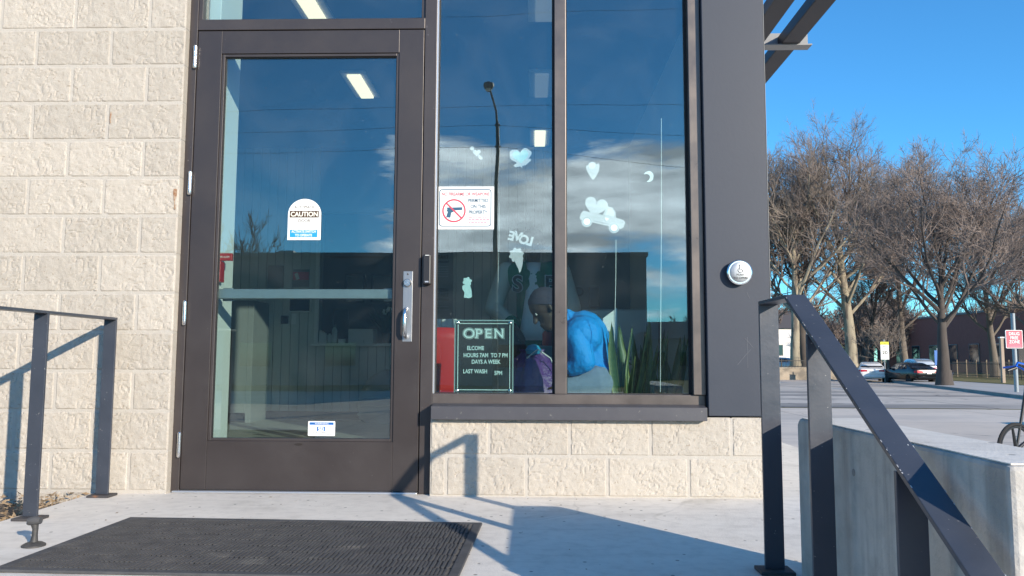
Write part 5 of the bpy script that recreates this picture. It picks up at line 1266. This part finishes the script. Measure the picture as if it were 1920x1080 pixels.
# ------------------------------------------------------------------ bare trees
def grow(seed, H, r0, fork, spread, lv=4, dens=1.0, twig_r=0.012, lean=(0, 0), up=0.28, tf=.55, s0=.30):
    """unit: H metres; trunk runs to tf*H, limbs leave it from s0 of its length upward"""
    rr = random.Random(seed); thick, thin = MB(), MB()
    def axis_perp(d):
        a = Vector((rr.gauss(0, 1), rr.gauss(0, 1), rr.gauss(0, 1))); a = a - d * a.dot(d)
        return a.normalized()
    def branch(p, d, r, L_, l):
        n = (7, 6, 4, 3, 2, 2)[l]
        pts, rad = [p], [r]; q = p.copy(); dd = d.copy()
        rend = max(r * (.30 if l == 0 else .38), twig_r * .5)
        for i in range(n):
            dd = (dd + axis_perp(dd) * rr.uniform(.03, (.07, .20, .26, .30, .30, .3)[l]) + Vector((0, 0, up * (.05, .50, .42, .32, .25, .2)[l]))).normalized()
            q = q + dd * L_ / n; pts.append(q.copy()); rad.append(max(twig_r * .5, r + (rend - r) * ((i + 1) / n) ** .8))
        (thick if l <= 1 else thin).tube(pts, rad, (10, 6, 4, 3, 3, 3)[l], False)
        if l >= lv: return
        nc = fork if l == 0 else max(3, int(round((0, 10, 9, 8, 5)[l] * dens * rr.uniform(.8, 1.2))))
        for i in range(nc):
            if l == 0: s_ = s0 + (1 - s0) * ((i + rr.random()) / nc) ** .9
            else: s_ = rr.uniform(.18, 1.0)
            if i == nc - 1: s_ = 1.0
            k = min(n - 1, int(s_ * n)); fr = s_ * n - k
            b0 = pts[k].lerp(pts[k + 1], fr); rb = rad[k] + (rad[k + 1] - rad[k]) * fr
            dl = (pts[k + 1] - pts[k]).normalized()
            an = rr.uniform(.5, 1.05) * spread if i < nc - 1 else rr.uniform(.05, .3)
            ax = axis_perp(dl)
            if l == 0: a_ = 2.4 * i + rr.uniform(-.4, .4); ax = Vector((math.cos(a_), math.sin(a_), 0)); an = spread * rr.uniform(.75, 1.2) * (1.15 - .5 * s_)
            nd = (dl * math.cos(an) + ax * math.sin(an)).normalized()
            if nd.z < -.1 and l < 3: nd.z = abs(nd.z) * .3; nd.normalize()
            if l == 0: cl = H * rr.uniform(.36, .48) * (1.12 - .42 * s_)
            else: cl = L_ * rr.uniform(.42, .62) * (1.15 - .45 * s_)
            branch(b0, nd, max(twig_r, min(rb * .7, r * (.30 if l == 0 else .46) * rr.uniform(.8, 1.2))), cl, l + 1)
    d0 = Vector((lean[0], lean[1], 1)).normalized()
    branch(Vector((0, 0, 0)), d0, r0, H * tf, 0)
    return thick, thin
def put_tree(name, label, p, seed, H, r0, fork, spread, mb, mt, lv=4, dens=1.0, tw=.012, lean=(0, 0), up=.28, rotz=0.0, tf=.55, s0=.30):
    th, tn = grow(seed, H, r0, fork, spread, lv, dens, tw, lean, up, tf, s0)
    top = max(v[2] for v in tn.v); k = H / top
    th.v = [(x * k, y * k, z * k) for x, y, z in th.v]; tn.v = [(x * k, y * k, z * k) for x, y, z in tn.v]
    # root flare
    t = thing(name, label, 'tree', tuple(p), rotz, 'bare winter trees')
    th.tube([(0, 0, -.25), (0, 0, .25), (0, 0, .9)], [r0 * k * 1.35, r0 * k * 1.12, r0 * k * .98], 10, False)
    th.build('trunk', MATS[mb], t, smooth=True, local=True)
    me = bpy.data.meshes.new('crown'); me.from_pydata(tn.v, [], tn.f); me.materials.append(MATS[mt]); me.update()
    o = bpy.data.objects.new('crown', me); COL.objects.link(o); o.parent = t
    return t
def tpos(px, y, z=GZ):
    p = at(px, 690, y=y); return Vector((p.x, y, z))
def hgt(py, px, y, z=GZ): return at(px, py, y=y).z - z
put_tree('bare_tree', 'tall bare tree with pale twin trunk nearest the corner column', tpos(1492, 62, GZ + .4), 3, hgt(228, 1490, 62), .48, 15, .95, 'bark_pale', 'twig_grey', tw=.012, tf=.62)
put_tree('bare_tree', 'darker bare trunk rising beside the pale twin trunk', tpos(1510, 67, GZ + .4), 17, hgt(262, 1500, 67), .46, 11, .9, 'bark_dark', 'twig_dark', dens=.85, tw=.016)
put_tree('bare_tree', 'tallest bare tree with thick pale trunk beside the white car', tpos(1597, 64, GZ + .4), 21, hgt(196, 1590, 64), .62, 16, .95, 'bark_pale', 'twig', tw=.012, tf=.65)
put_tree('bare_tree', 'broad bare tree with low forking dark trunk on the pavement', Vector((gp(1771, 722, PZ).x, gp(1771, 722, PZ).y, PZ)), 42, hgt(236, 1745, gp(1771, 722, PZ).y), .34, 13, 1.05, 'bark_dark', 'twig', tw=.0085, up=.30, tf=.32, s0=.48, dens=1.1)
put_tree('bare_tree', 'bare tree rounding over behind the drug free zone sign', tpos(1866, 66), 33, hgt(318, 1860, 66), .38, 14, 1.0, 'bark', 'twig', tw=.012, tf=.5)
put_tree('bare_tree', 'bare tree cut by the right edge of the view', tpos(1950, 60), 8, hgt(350, 1940, 60), .36, 13, 1.0, 'bark', 'twig', tw=.0115, tf=.5)
put_tree('bare_tree', 'small pale bare sapling behind the speed limit sign', tpos(1651, 58), 51, hgt(590, 1650, 58), .075, 9, 1.0, 'bark', 'twig_grey', lv=3, tw=.010, tf=.5, s0=.4)
put_tree('bare_tree', 'leaning dark bare tree between the thick trunk and the brick wall', tpos(1622, 74), 60, hgt(420, 1620, 74), .26, 10, 1.0, 'bark_dark', 'twig_dark', tw=.016, lean=(.10, 0))
put_tree('bare_tree', 'bare tree filling the gap between the two tallest crowns', tpos(1698, 78), 71, hgt(236, 1698, 78), .42, 16, .95, 'bark', 'twig', tw=.015)
put_tree('bare_tree', 'bare tree half hidden behind the grey corner column', tpos(1432, 74), 77, hgt(285, 1432, 74), .40, 12, .95, 'bark', 'twig_grey', tw=.013)
# far woods, one mass
rr = random.Random(4); th, tn = grow(90, 11, .2, 11, 1.0, 3, 1.0, .045); far = MB()
base = np.array(tn.v + th.v); nf = len(tn.v); fa = tn.f + [tuple(i + nf for i in q) for q in th.f]
base = base * (11.0 / base[:, 2].max())
for i in range(80):
    x = 22 + i * 1.2 + rr.uniform(-2, 2); y = rr.uniform(105, 165); s = rr.uniform(.8, 1.25); a = rr.uniform(0, 6.28); ca, sa = math.cos(a), math.sin(a)
    v = np.stack([base[:, 0] * ca - base[:, 1] * sa, base[:, 0] * sa + base[:, 1] * ca, base[:, 2]], 1) * s + np.array([x, y, GZ])
    far.add(v.tolist(), fa)
me = bpy.data.meshes.new('far_woods'); me.from_pydata(far.v, [], far.f); me.materials.append(MATS['twig']); o = bpy.data.objects.new('far_woods', me); COL.objects.link(o); tag(o, 'far bare woods along the horizon behind the houses', 'woods', kind='stuff')
# low evergreen shrub by the trunks
p = tpos(1560, 90); t = thing('evergreen_bush', 'dark evergreen bush low between the pale trunks', 'bush', tuple(p)); m = MB(); rr = random.Random(6)
for i in range(1500):
    d = Vector((rr.gauss(0, 1), rr.gauss(0, 1), rr.gauss(0, 1))).normalized() * rr.uniform(.5, 1) ** .5; c = p + Vector((d.x * 1.9, d.y * 1.9, 1.9 + d.z * 1.9)); a = Vector((rr.gauss(0, 1), rr.gauss(0, 1), rr.gauss(0, 1))).normalized() * .16; b = a.cross(d).normalized() * .1
    m.add([c - a, c + b, c + a, c - b], [(0, 1, 2, 3)])
m.build('foliage', MATS['evergreen'], t)
m = MB(); m.tube([p, p + Vector((0, 0, 1.6))], [.12, .05], 8); m.build('stem', MATS['bark_dark'], t)

# ------------------------------------------------------------------ cars
def make_car(name, label, paint, kind='sedan'):
    """local frame: +x is the front, z=0 the ground"""
    t = thing(name, label, 'car', (0, 0, 0), 0, 'cars parked across the road')
    if kind == 'sedan':
        S = [(-2.40, .46, .70, .70, .74), (-2.34, .30, .92, .92, .86), (-2.05, .27, 1.00, 1.00, .90), (-1.72, .25, 1.01, 1.05, .91), (-1.30, .22, .98, 1.28, .91), (-.85, .22, .96, 1.42, .91), (-.1, .22, .95, 1.46, .91), (.45, .22, .94, 1.40, .91), (.85, .22, .93, 1.22, .91), (1.30, .22, .92, .97, .90), (1.75, .24, .88, .88, .88), (2.15, .28, .80, .80, .84), (2.36, .34, .66, .66, .70), (2.40, .40, .56, .56, .62)]
        L2, wx, wr = 2.4, (-1.42, 1.42), .33
    else:
        S = [(-2.32, .50, .80, .80, .78), (-2.28, .34, 1.00, 1.08, .88), (-2.10, .30, 1.06, 1.50, .92), (-1.75, .28, 1.06, 1.66, .93), (-1.2, .28, 1.05, 1.71, .93), (-.2, .28, 1.04, 1.72, .93), (.35, .28, 1.03, 1.66, .93), (.75, .28, 1.02, 1.42, .93), (1.15, .28, 1.01, 1.08, .92), (1.7, .30, .98, .98, .90), (2.1, .34, .90, .90, .86), (2.30, .40, .72, .72, .74), (2.34, .46, .62, .62, .66)]
        L2, wx, wr = 2.3, (-1.36, 1.38), .37
    m = MB(); n = 10; b = 0
    for (x, zb, zs, zr, w) in S:
        cab = max(0.0, zr - zs); tw = w - .30 * min(1, cab / .42) if cab > .02 else w * .93
        half = [(w * .82, zb), (w, zb + .10), (w * 1.0, (zb + zs) / 2 + .05), (w * .965, zs), (tw, zr - .03 if cab > .05 else zs + .015), (tw * .80, zr if cab > .05 else zs + .03)]
        ringp = [(x, y, z) for y, z in half] + [(x, -y, z) for y, z in half[::-1]]
        m.v += ringp
    n = 12
    for i in range(len(S) - 1):
        for k in range(n): a0 = i * n + k; a1 = i * n + (k + 1) % n; m.f.append((a0, a1, a1 + n, a0 + n))
    m.f.append(tuple(range(n - 1, -1, -1))); e = (len(S) - 1) * n; m.f.append(tuple(e + k for k in range(n)))
    m.build('body', MATS[paint], t, smooth=True, local=True)
    # glass: rear, front, sides
    def lerpS(x):
        for i in range(len(S) - 1):
            if S[i][0] <= x <= S[i + 1][0]:
                f = (x - S[i][0]) / (S[i + 1][0] - S[i][0]); return [S[i][k] + f * (S[i + 1][k] - S[i][k]) for k in range(5)]
        return S[-1]
    def cabw(s): c = max(0, s[3] - s[2]); return s[4] - .30 * min(1, c / .42) if c > .02 else s[4] * .93
    def screen(nm, xb_, xt_):
        sb, st_ = lerpS(xb_), lerpS(xt_); o_ = .018; sg = -1 if xb_ < xt_ else 1
        m = MB(); wb, wt_ = sb[4] * .84, cabw(st_) * .84
        m.add([(xb_ + sg * o_, -wb, sb[3] + .012), (xb_ + sg * o_, wb, sb[3] + .012), (xt_ + sg * o_, wt_, st_[3] + .004), (xt_ + sg * o_, -wt_, st_[3] + .004)], [(0, 1, 2, 3)]); m.build(nm, MATS['car_glass'], t, local=True)
    if kind == 'sedan': screen('rear_window', -1.68, -.95); screen('windscreen', 1.22, .52); xs = [(-1.10, -.16), (-.08, .78)]
    else: screen('rear_window', -2.24, -1.95); screen('windscreen', 1.08, .45); xs = [(-1.95, -1.2), (-1.1, -.25), (-.17, .65)]
    for sg in (-1, 1):
        for x0, x1 in xs:
            m = MB(); pts = []
            for xx in (x0, (x0 + x1) / 2, x1):
                s = lerpS(xx); wb = s[4] * .968 + .006; wt_ = cabw(s) + .010; zb_, zt_ = s[2] + .03, s[3] - .06
                pts.append(((xx, sg * wb, zb_), (xx, sg * (wt_), max(zb_ + .03, zt_))))
            m.add([p[0] for p in pts] + [p[1] for p in pts], [(0, 1, 4, 3), (1, 2, 5, 4)]); m.build('side_window', MATS['car_glass'], t, local=True)
        zl = .80 if kind == 'sedan' else .95
        m = MB(); m.add([(-L2 + .01, sg * .38, zl - .03), (-L2 + .03, sg * .78, zl - .06), (-L2 + .22, sg * .90, zl - .05), (-L2 + .22, sg * .905, zl + .08), (-L2 + .04, sg * .79, zl + .10), (-L2 + .02, sg * .40, zl + .07)], [(0, 1, 4, 5), (1, 2, 3, 4)])
        o = m.build('tail_light', MATS['tail_red'], t, local=True); sd = o.modifiers.new('s', 'SOLIDIFY'); sd.thickness = .06; sd.offset = 0
        m = MB(); m.box(L2 - .22, L2 - .03, sg * .72 - .14, sg * .72 + .14, .60, .72); m.build('headlight', MATS['plastic_clear'], t, local=True, bevel=.03)
        m = MB(); m.box(.62, .78, sg * 1.0 - .09, sg * 1.0 + .09, .95, 1.07); m.build('mirror', MATS[paint], t, local=True, bevel=.03)
        for x in wx:
            m = MB(); m.lathe([(wr * .62, -.11), (wr * .95, -.11), (wr, -.08), (wr, .08), (wr * .95, .11), (wr * .62, .11)], (x, sg * .80, wr), 22, 'y'); w = m.build('wheel', MATS['tyre'], t, local=True, smooth=True)
            m = MB(); m.lathe([(0, -.09), (wr * .60, -.10), (wr * .60, .10), (0, .09)], (x, sg * .81, wr), 14, 'y'); m.build('rim', MATS['aluminium'], w, local=True)
    zp = .74 if kind == 'sedan' else .85
    m = MB(); m.box(-L2 - .045, -L2 + .02, -.16, .16, zp - .07, zp + .07); m.build('number_plate', MATS['paper'], t, local=True)
    m = MB(); m.box(-L2 - .04, -L2 + .12, -.80, .80, .36, .50); m.build('bumper', MATS[paint], t, local=True, bevel=.04)
    return t
def park(t, px, y, ang, z=GZ):
    p = at(px, 690, y=y); t.location = (p.x, y, z); t.rotation_euler = (0, 0, R(ang))
park(make_car('parked_car', 'white sedan parked beyond the kerb beside the thick pale trunk', 'car_white'), 1631, 56.5, 72)
park(make_car('parked_car', 'black sedan parked in front of the white one by the dark tree', 'car_black'), 1704, 52.5, 95)
park(make_car('parked_car', 'silver car partly hidden behind the black sedan', 'car_silver', 'suv'), 1716, 61, 84)
park(make_car('parked_car', 'grey car behind the iron fence by the white house', 'car_silver'), 1462, 82, 150, GZ + .40)
park(make_car('parked_car', 'dark blue car behind the fence right of the twin trunk', 'car_blue', 'suv'), 1528, 80, 20, GZ + .40)
# an SUV parked out of view on the right lays its shadow on the lot
t = make_car('parked_car', 'dark vehicle outside the frame that shades the lot', 'car_black', 'suv'); t.location = (17.0, 12.6, GZ); t.rotation_euler = (0, 0, R(8))

# ------------------------------------------------------------------ signs
def sign_post(name, label, px, y, z0, pole_r, pole_h, mat='galvanised'):
    p = at(px, 690, y=y); t = thing(name, label, 'sign', (p.x, y, z0)); m = MB(); m.tube([(p.x, y, z0 - .1), (p.x, y, z0 + pole_h)], pole_r, 12); m.build('pole', MATS[mat], t, smooth=True); return t, p
yv = gp(1904, 735, PZ).y
t, p = sign_post('drug_free_sign', 'red drug free zone sign on a thick grey pole', 1904, yv, PZ, .095, 3.7)
a, b = at(1887, 653, y=yv - .16), at(1917, 619, y=yv - .16)
m = MB(); m.prism(rounded(a.x, b.x, a.z, b.z, .04), yv - .15, yv - .12); pl = m.build('panel', MATS['white_print'], t)
m = MB(); m.prism(rounded(a.x + .025, b.x - .025, a.z + .025, b.z - .025, .03), yv - .156, yv - .1505); m.build('red_face', MATS['red_print'], t)
W_, H_ = b.x - a.x, b.z - a.z
for s_, fz in (('DRUG', .80), ('FREE', .575), ('ZONE', .355)): text(t, s_, (a.x + b.x) / 2, yv - .159, a.z + fz * H_, .175 * H_, 'white_print', sx=.88, bold=.002)
for fz in (.18, .09): m = MB(); m.box(a.x + .1 * W_, b.x - .1 * W_, yv - .159, yv - .157, a.z + (fz - .02) * H_, a.z + (fz + .02) * H_); m.build('fine_print', MATS['pink_print'], t)
yv = 54.0
t, p = sign_post('speed_sign', 'white speed limit twenty sign with yellow top', 1659, yv, GZ, .045, 3.1)
a, b = at(1652, 674, y=yv - .1), at(1666, 641, y=yv - .1); W_, H_ = b.x - a.x, b.z - a.z
m = MB(); m.box(a.x, b.x, yv - .10, yv - .07, a.z, a.z + .83 * H_); m.build('panel', MATS['white_print'], t)
m = MB(); m.box(a.x, b.x, yv - .10, yv - .07, a.z + .835 * H_, b.z); m.build('school_panel', MATS['yellow_print'], t)
text(t, '20', (a.x + b.x) / 2, yv - .105, a.z + .40 * H_, .20 * H_, 'black_print', sx=1.15, bold=.006)
text(t, 'SPEED', (a.x + b.x) / 2, yv - .105, a.z + .73 * H_, .075 * H_, 'black_print', sx=.9); text(t, 'LIMIT', (a.x + b.x) / 2, yv - .105, a.z + .63 * H_, .075 * H_, 'black_print', sx=.9)
text(t, 'SCHOOL', (a.x + b.x) / 2, yv - .105, a.z + .915 * H_, .09 * H_, 'black_print', sx=.75)
for fz in (.22, .12): m = MB(); m.box(a.x + .15 * W_, b.x - .15 * W_, yv - .104, yv - .1015, a.z + (fz - .02) * H_, a.z + (fz + .02) * H_); m.build('fine_print', MATS['grey_print'], t)
yv = gp(1757, 716, PZ).y
t, p = sign_post('parking_sign', 'small blue parking sign beside the dark tree trunk', 1758, yv, PZ, .03, 2.3)
a, b = at(1753, 685, y=yv - .05), at(1762, 657, y=yv - .05); m = MB(); m.box(a.x, b.x, yv - .06, yv - .035, a.z, b.z); m.build('panel', MATS['deep_blue_print'], t)
p = at(1880, 690, y=48.0); p0 = Vector((p.x, 48.0, PZ)); h = at(1880, 634, y=48).z - PZ; m = MB(); m.box(p.x - .1, p.x + .1, 47.9, 48.1, PZ, PZ + h)
q0 = m.build('brick_pier', MATS['tan_brick'], bevel=.02); tag(q0, 'slim pale brick pier standing at the lawn fence', 'pier')
m = MB(); m.box(p.x - .14, p.x + .14, 47.86, 48.14, PZ + h + .001, PZ + h + .08); m.build('cap', MATS['white_siding'], q0)

# ------------------------------------------------------------------ bicycle behind the concrete wall
yb = 6.0; pc = at(1905, 828, y=yb); rw = at(1905, 828, y=yb).z - at(1905, 880, y=yb).z
bk = thing('bicycle', 'blue bicycle with black five-spoke wheels parked behind the concrete wall', 'bicycle', (pc.x, yb, -0.75))
rw = min(rw, .36); cz0 = -0.75 + rw + .002
dirv = Vector((.92, .39, 0)); sdv = Vector((-.39, .92, 0))
def wheel(cx):
    c = Vector((pc.x, yb, cz0)) + dirv * cx
    m = MB(); N = 40
    m.tube([c + dirv * (rw - .022) * math.cos(a) + Vector((0, 0, (rw - .022) * math.sin(a))) for a in np.linspace(0, 2 * math.pi, N + 1)], .022, 8, False); w = m.build('wheel', MATS['tyre'], bk, smooth=True)
    m = MB(); m.tube([c + dirv * (rw - .055) * math.cos(a) + Vector((0, 0, (rw - .055) * math.sin(a))) for a in np.linspace(0, 2 * math.pi, N + 1)], .018, 8, False); m.build('rim', MATS['bike_black'], w, smooth=True)
    for k in range(5):
        a = 2 * math.pi * k / 5 + .5; e = dirv * math.cos(a) + Vector((0, 0, math.sin(a))); m = MB(); m.tube([c, c + e * (rw - .055)], [.026, .014], 8); m.build('spoke', MATS['bike_black'], w)
    m = MB(); m.tube([c - sdv * .05, c + sdv * .05], .028, 10); m.build('hub', MATS['aluminium'], w)
    return c
c1 = wheel(0.0); c2 = wheel(1.02)
hb = at(1912, 690, y=yb).z
head = c1 + dirv * .26 + Vector((0, 0, hb - cz0 - .16)); bb = c1 + dirv * .58 + Vector((0, 0, -.05)); seatp = c1 + dirv * .78 + Vector((0, 0, .52))
m = MB(); m.tube([head, head + (c1 - head) * .97], [.022, .014], 10); m.tube([head - Vector((0, 0, .04)), seatp - Vector((0, 0, .10))], .017, 10); m.tube([head - Vector((0, 0, .10)), bb], .021, 10); m.tube([bb, seatp], .017, 10); m.tube([bb, c2], .011, 8); m.tube([seatp - Vector((0, 0, .08)), c2], .010, 8); m.build('frame', MATS['bike_black'], bk, smooth=True)
g0 = at(1888, 692, y=yb - .25); g0.y = yb - .25
tp = head + Vector((0, 0, .12))
m = MB(); m.tube([head, tp, tp - sdv * .10 + Vector((0, 0, .06)) - dirv * .02, Vector((at(1908, 680, y=yb - .25).x, yb - .25, at(1908, 680, y=yb - .25).z)), Vector((g0.x + .09, yb - .27, g0.z + .015))], .013, 10)
m.tube([tp, tp + sdv * .12 + Vector((0, 0, .06)), tp + sdv * .28 + Vector((0, 0, .04)) - dirv * .04], .013, 10); m.build('handlebar', MATS['bike_blue'], bk, smooth=True)
m = MB(); m.tube([Vector((g0.x + .10, yb - .27, g0.z + .018)), Vector((g0.x - .015, yb - .28, g0.z - .02))], [.020, .021], 12); m.build('grip', MATS['bike_black'], bk, smooth=True)
m = MB(); m.tube([seatp - dirv * .14 + Vector((0, 0, .05)), seatp + Vector((0, 0, .06)), seatp + dirv * .12 + Vector((0, 0, .07))], [.02, .05, .075], 12, True, .45); m.build('saddle', MATS['bike_black'], bk, smooth=True)
m = MB(); m.lathe([(.09, -.004), (.09, .004), (0, .004)], (0, 0, 0), 20, 'y'); m.xf(Matrix.Translation(bb) @ Matrix.Rotation(math.atan2(dirv.y, dirv.x), 4, 'Z')); m.build('chainring', MATS['aluminium'], bk)

# dry leaves in the soil bed
m = MB(); rr = random.Random(2)
for i in range(900):
    x = -2.26 - rr.random() ** 1.5 * .9; y = -rr.random() * 1.0 - .01; z = -.05 + rr.random() * .05 * (1 if y > -.5 else .5); a = Vector((rr.gauss(0, 1), rr.gauss(0, 1), rr.gauss(0, .5))).normalized() * rr.uniform(.008, .028); b = a.cross(Vector((rr.gauss(0, 1), rr.gauss(0, 1), 1))).normalized() * rr.uniform(.002, .009); c = Vector((x, y, z + .012))
    m.add([c - a, c + b, c + a, c - b], [(0, 1, 2, 3)])
o = m.build('leaf_litter', MATS['dry_leaf']); tag(o, 'dry leaf litter and straw in the bed beside the landing', 'leaves', kind='stuff')
m = MB()
for i in range(40):
    x = rr.uniform(-2.2, .7); y = rr.uniform(-1.5, -.03); a = Vector((rr.gauss(0, 1), rr.gauss(0, 1), 0)).normalized() * rr.uniform(.003, .012); b = Vector((-a.y, a.x, 0)) * .35 + Vector((0, 0, .001)); c = Vector((x, y, .003)); m.add([c - a, c + b, c + a, c - b], [(0, 1, 2, 3)])
o = m.build('grit', MATS['dry_leaf']); tag(o, 'scattered grit and leaf bits on the landing', 'grit', kind='stuff')

# ================================================================== BEHIND THE CAMERA (mirrored in the glass)
YV = 42.0
a, b = behind(1212, 474, YV), behind(380, 474, YV)
zt = a.z; bw = 46.0
fb = thing('warehouse', 'long flat-roofed dark building mirrored across the lower shop glass', 'building', (a.x - bw / 2, a.y, GZ))
m = MB(); m.box(a.x - bw, a.x, a.y - 14, a.y, GZ, zt - .25); m.build('wall', MATS['dark_block'], fb)
m = MB(); m.box(a.x - bw - .1, a.x + .1, a.y - 14.1, a.y + .1, zt - .2495, zt); m.build('parapet_cap', MATS['kerb'], fb)
for i in range(9):
    x = a.x - 3 - i * 5; m = MB(); m.box(x - 1.0, x + 1.0, a.y + .005, a.y + .06, GZ + 1.0, GZ + 2.6); w = m.build('window', MATS['grey_wall'], fb); m = MB(); m.box(x - .9, x + .9, a.y + .0605, a.y + .07, GZ + 1.1, GZ + 2.5); m.build('pane', MATS['car_glass'], w)
p = behind(536, 466, YV + 3); m = MB(); m.box(p.x - .5, p.x + .5, p.y - 1.2, p.y, zt - .3, zt + .55); tag(m.build('roof_unit', MATS['galvanised'], bevel=.05), 'small grey air unit on the roof of the mirrored building', 'air unit')
# houses and trees to the right of it
p0, p1 = behind(1214, 660, 58), behind(1262, 660, 58)
t = house('gabled_house', 'small gabled house mirrored at the right end of the window', (p0.x, p0.y), (p1.x + 2, p1.y), (0, -8), GZ, 3.2, 'tan_brick', 'grey_wall', 2, 1.0, 2.2, 1.0, roof=1.6)
for i, (px, py, yv, sd_) in enumerate(((452, 395, 60, 12), (1275, 588, 66, 19), (1250, 600, 90, 23), (1320, 560, 70, 27))):
    p = behind(px, py, yv); put_tree('bare_tree', ('bare tree mirrored faintly at the left of the door glass', 'bare tree mirrored low beside the window jamb', 'small bare tree mirrored behind the gabled house', 'bare tree standing behind the camera beyond the lot')[i], (p.x, p.y, GZ), sd_, p.z - GZ, .30 if p.z > 4 else .16, 9, .95, 'bark', 'twig', lv=3, tw=.03)
# street lamp and wires
pl = behind(930, 480, 24); top = behind(931, 232, 24); lamp = behind(915, 163, 24)
sl = thing('street_lamp', 'tall street lamp on a curved arm mirrored in the window', 'street lamp', (pl.x, pl.y, GZ))
m = MB(); m.tube([(pl.x, pl.y, GZ), (pl.x, pl.y, 2.0), (pl.x, pl.y, top.z)], [.12, .10, .062], 14); m.build('pole', MATS['lamp_post_paint'], sl, smooth=True)
m = MB(); m.tube([(pl.x, pl.y, top.z - .3), (pl.x - .01, pl.y, top.z), (pl.x - .05, pl.y, top.z + .45), (pl.x - .16, pl.y, top.z + .85), (lamp.x + .05, pl.y, lamp.z - .12)], [.05, .045, .04, .036, .034], 10); m.build('arm', MATS['lamp_post_paint'], sl, smooth=True)
m = MB(); m.lathe([(.04, -.16), (.13, -.10), (.19, .02), (.17, .12), (.06, .18), (0, .18)], (lamp.x, pl.y, lamp.z), 20); m.build('lamp_head', MATS['lamp_post_paint'], sl, smooth=True)
m = MB(); m.lathe([(0, -.20), (.08, -.185), (.125, -.105), (0, -.10)], (lamp.x, pl.y, lamp.z), 18); m.build('lens', MATS['lamp_lens'], sl, smooth=True)
for zq in (behind(930, 236, 24).z, behind(930, 276, 24).z): m = MB(); m.box(pl.x - .10, pl.x + .10, pl.y - .03, pl.y + .03, zq - .03, zq + .03); m.build('wire_clamp', MATS['lamp_post_paint'], sl)
for i, (l_, mid_, r_, yq) in enumerate((((400, 246), (930, 236), (1330, 252), 24.06), ((400, 285), (930, 276), (1330, 312), 24.06), ((400, 205), (930, 200), (1330, 192), 25.5), ((820, 30), (1100, 20), (1330, 12), 27))):
    A, Bm, C_ = (behind(*q, yq) for q in (l_, mid_, r_))
    A = Bm + (A - Bm) * 2.6 - Vector((0, 0, 0)); C_ = Bm + (C_ - Bm) * 2.6
    m = MB(); m.tube([A, A.lerp(Bm, .5) - Vector((0, 0, .12)), Bm, Bm.lerp(C_, .5) - Vector((0, 0, .12)), C_], .006, 6); o = m.build('overhead_wire', MATS['wire'])
    tag(o, ('black overhead wire through the upper clamp of the mirrored lamp', 'black overhead wire through the lower clamp of the mirrored lamp', 'thin overhead wire mirrored above the lamp clamps', 'topmost overhead wire mirrored near the top of the window')[i], 'wire', 'overhead wires')
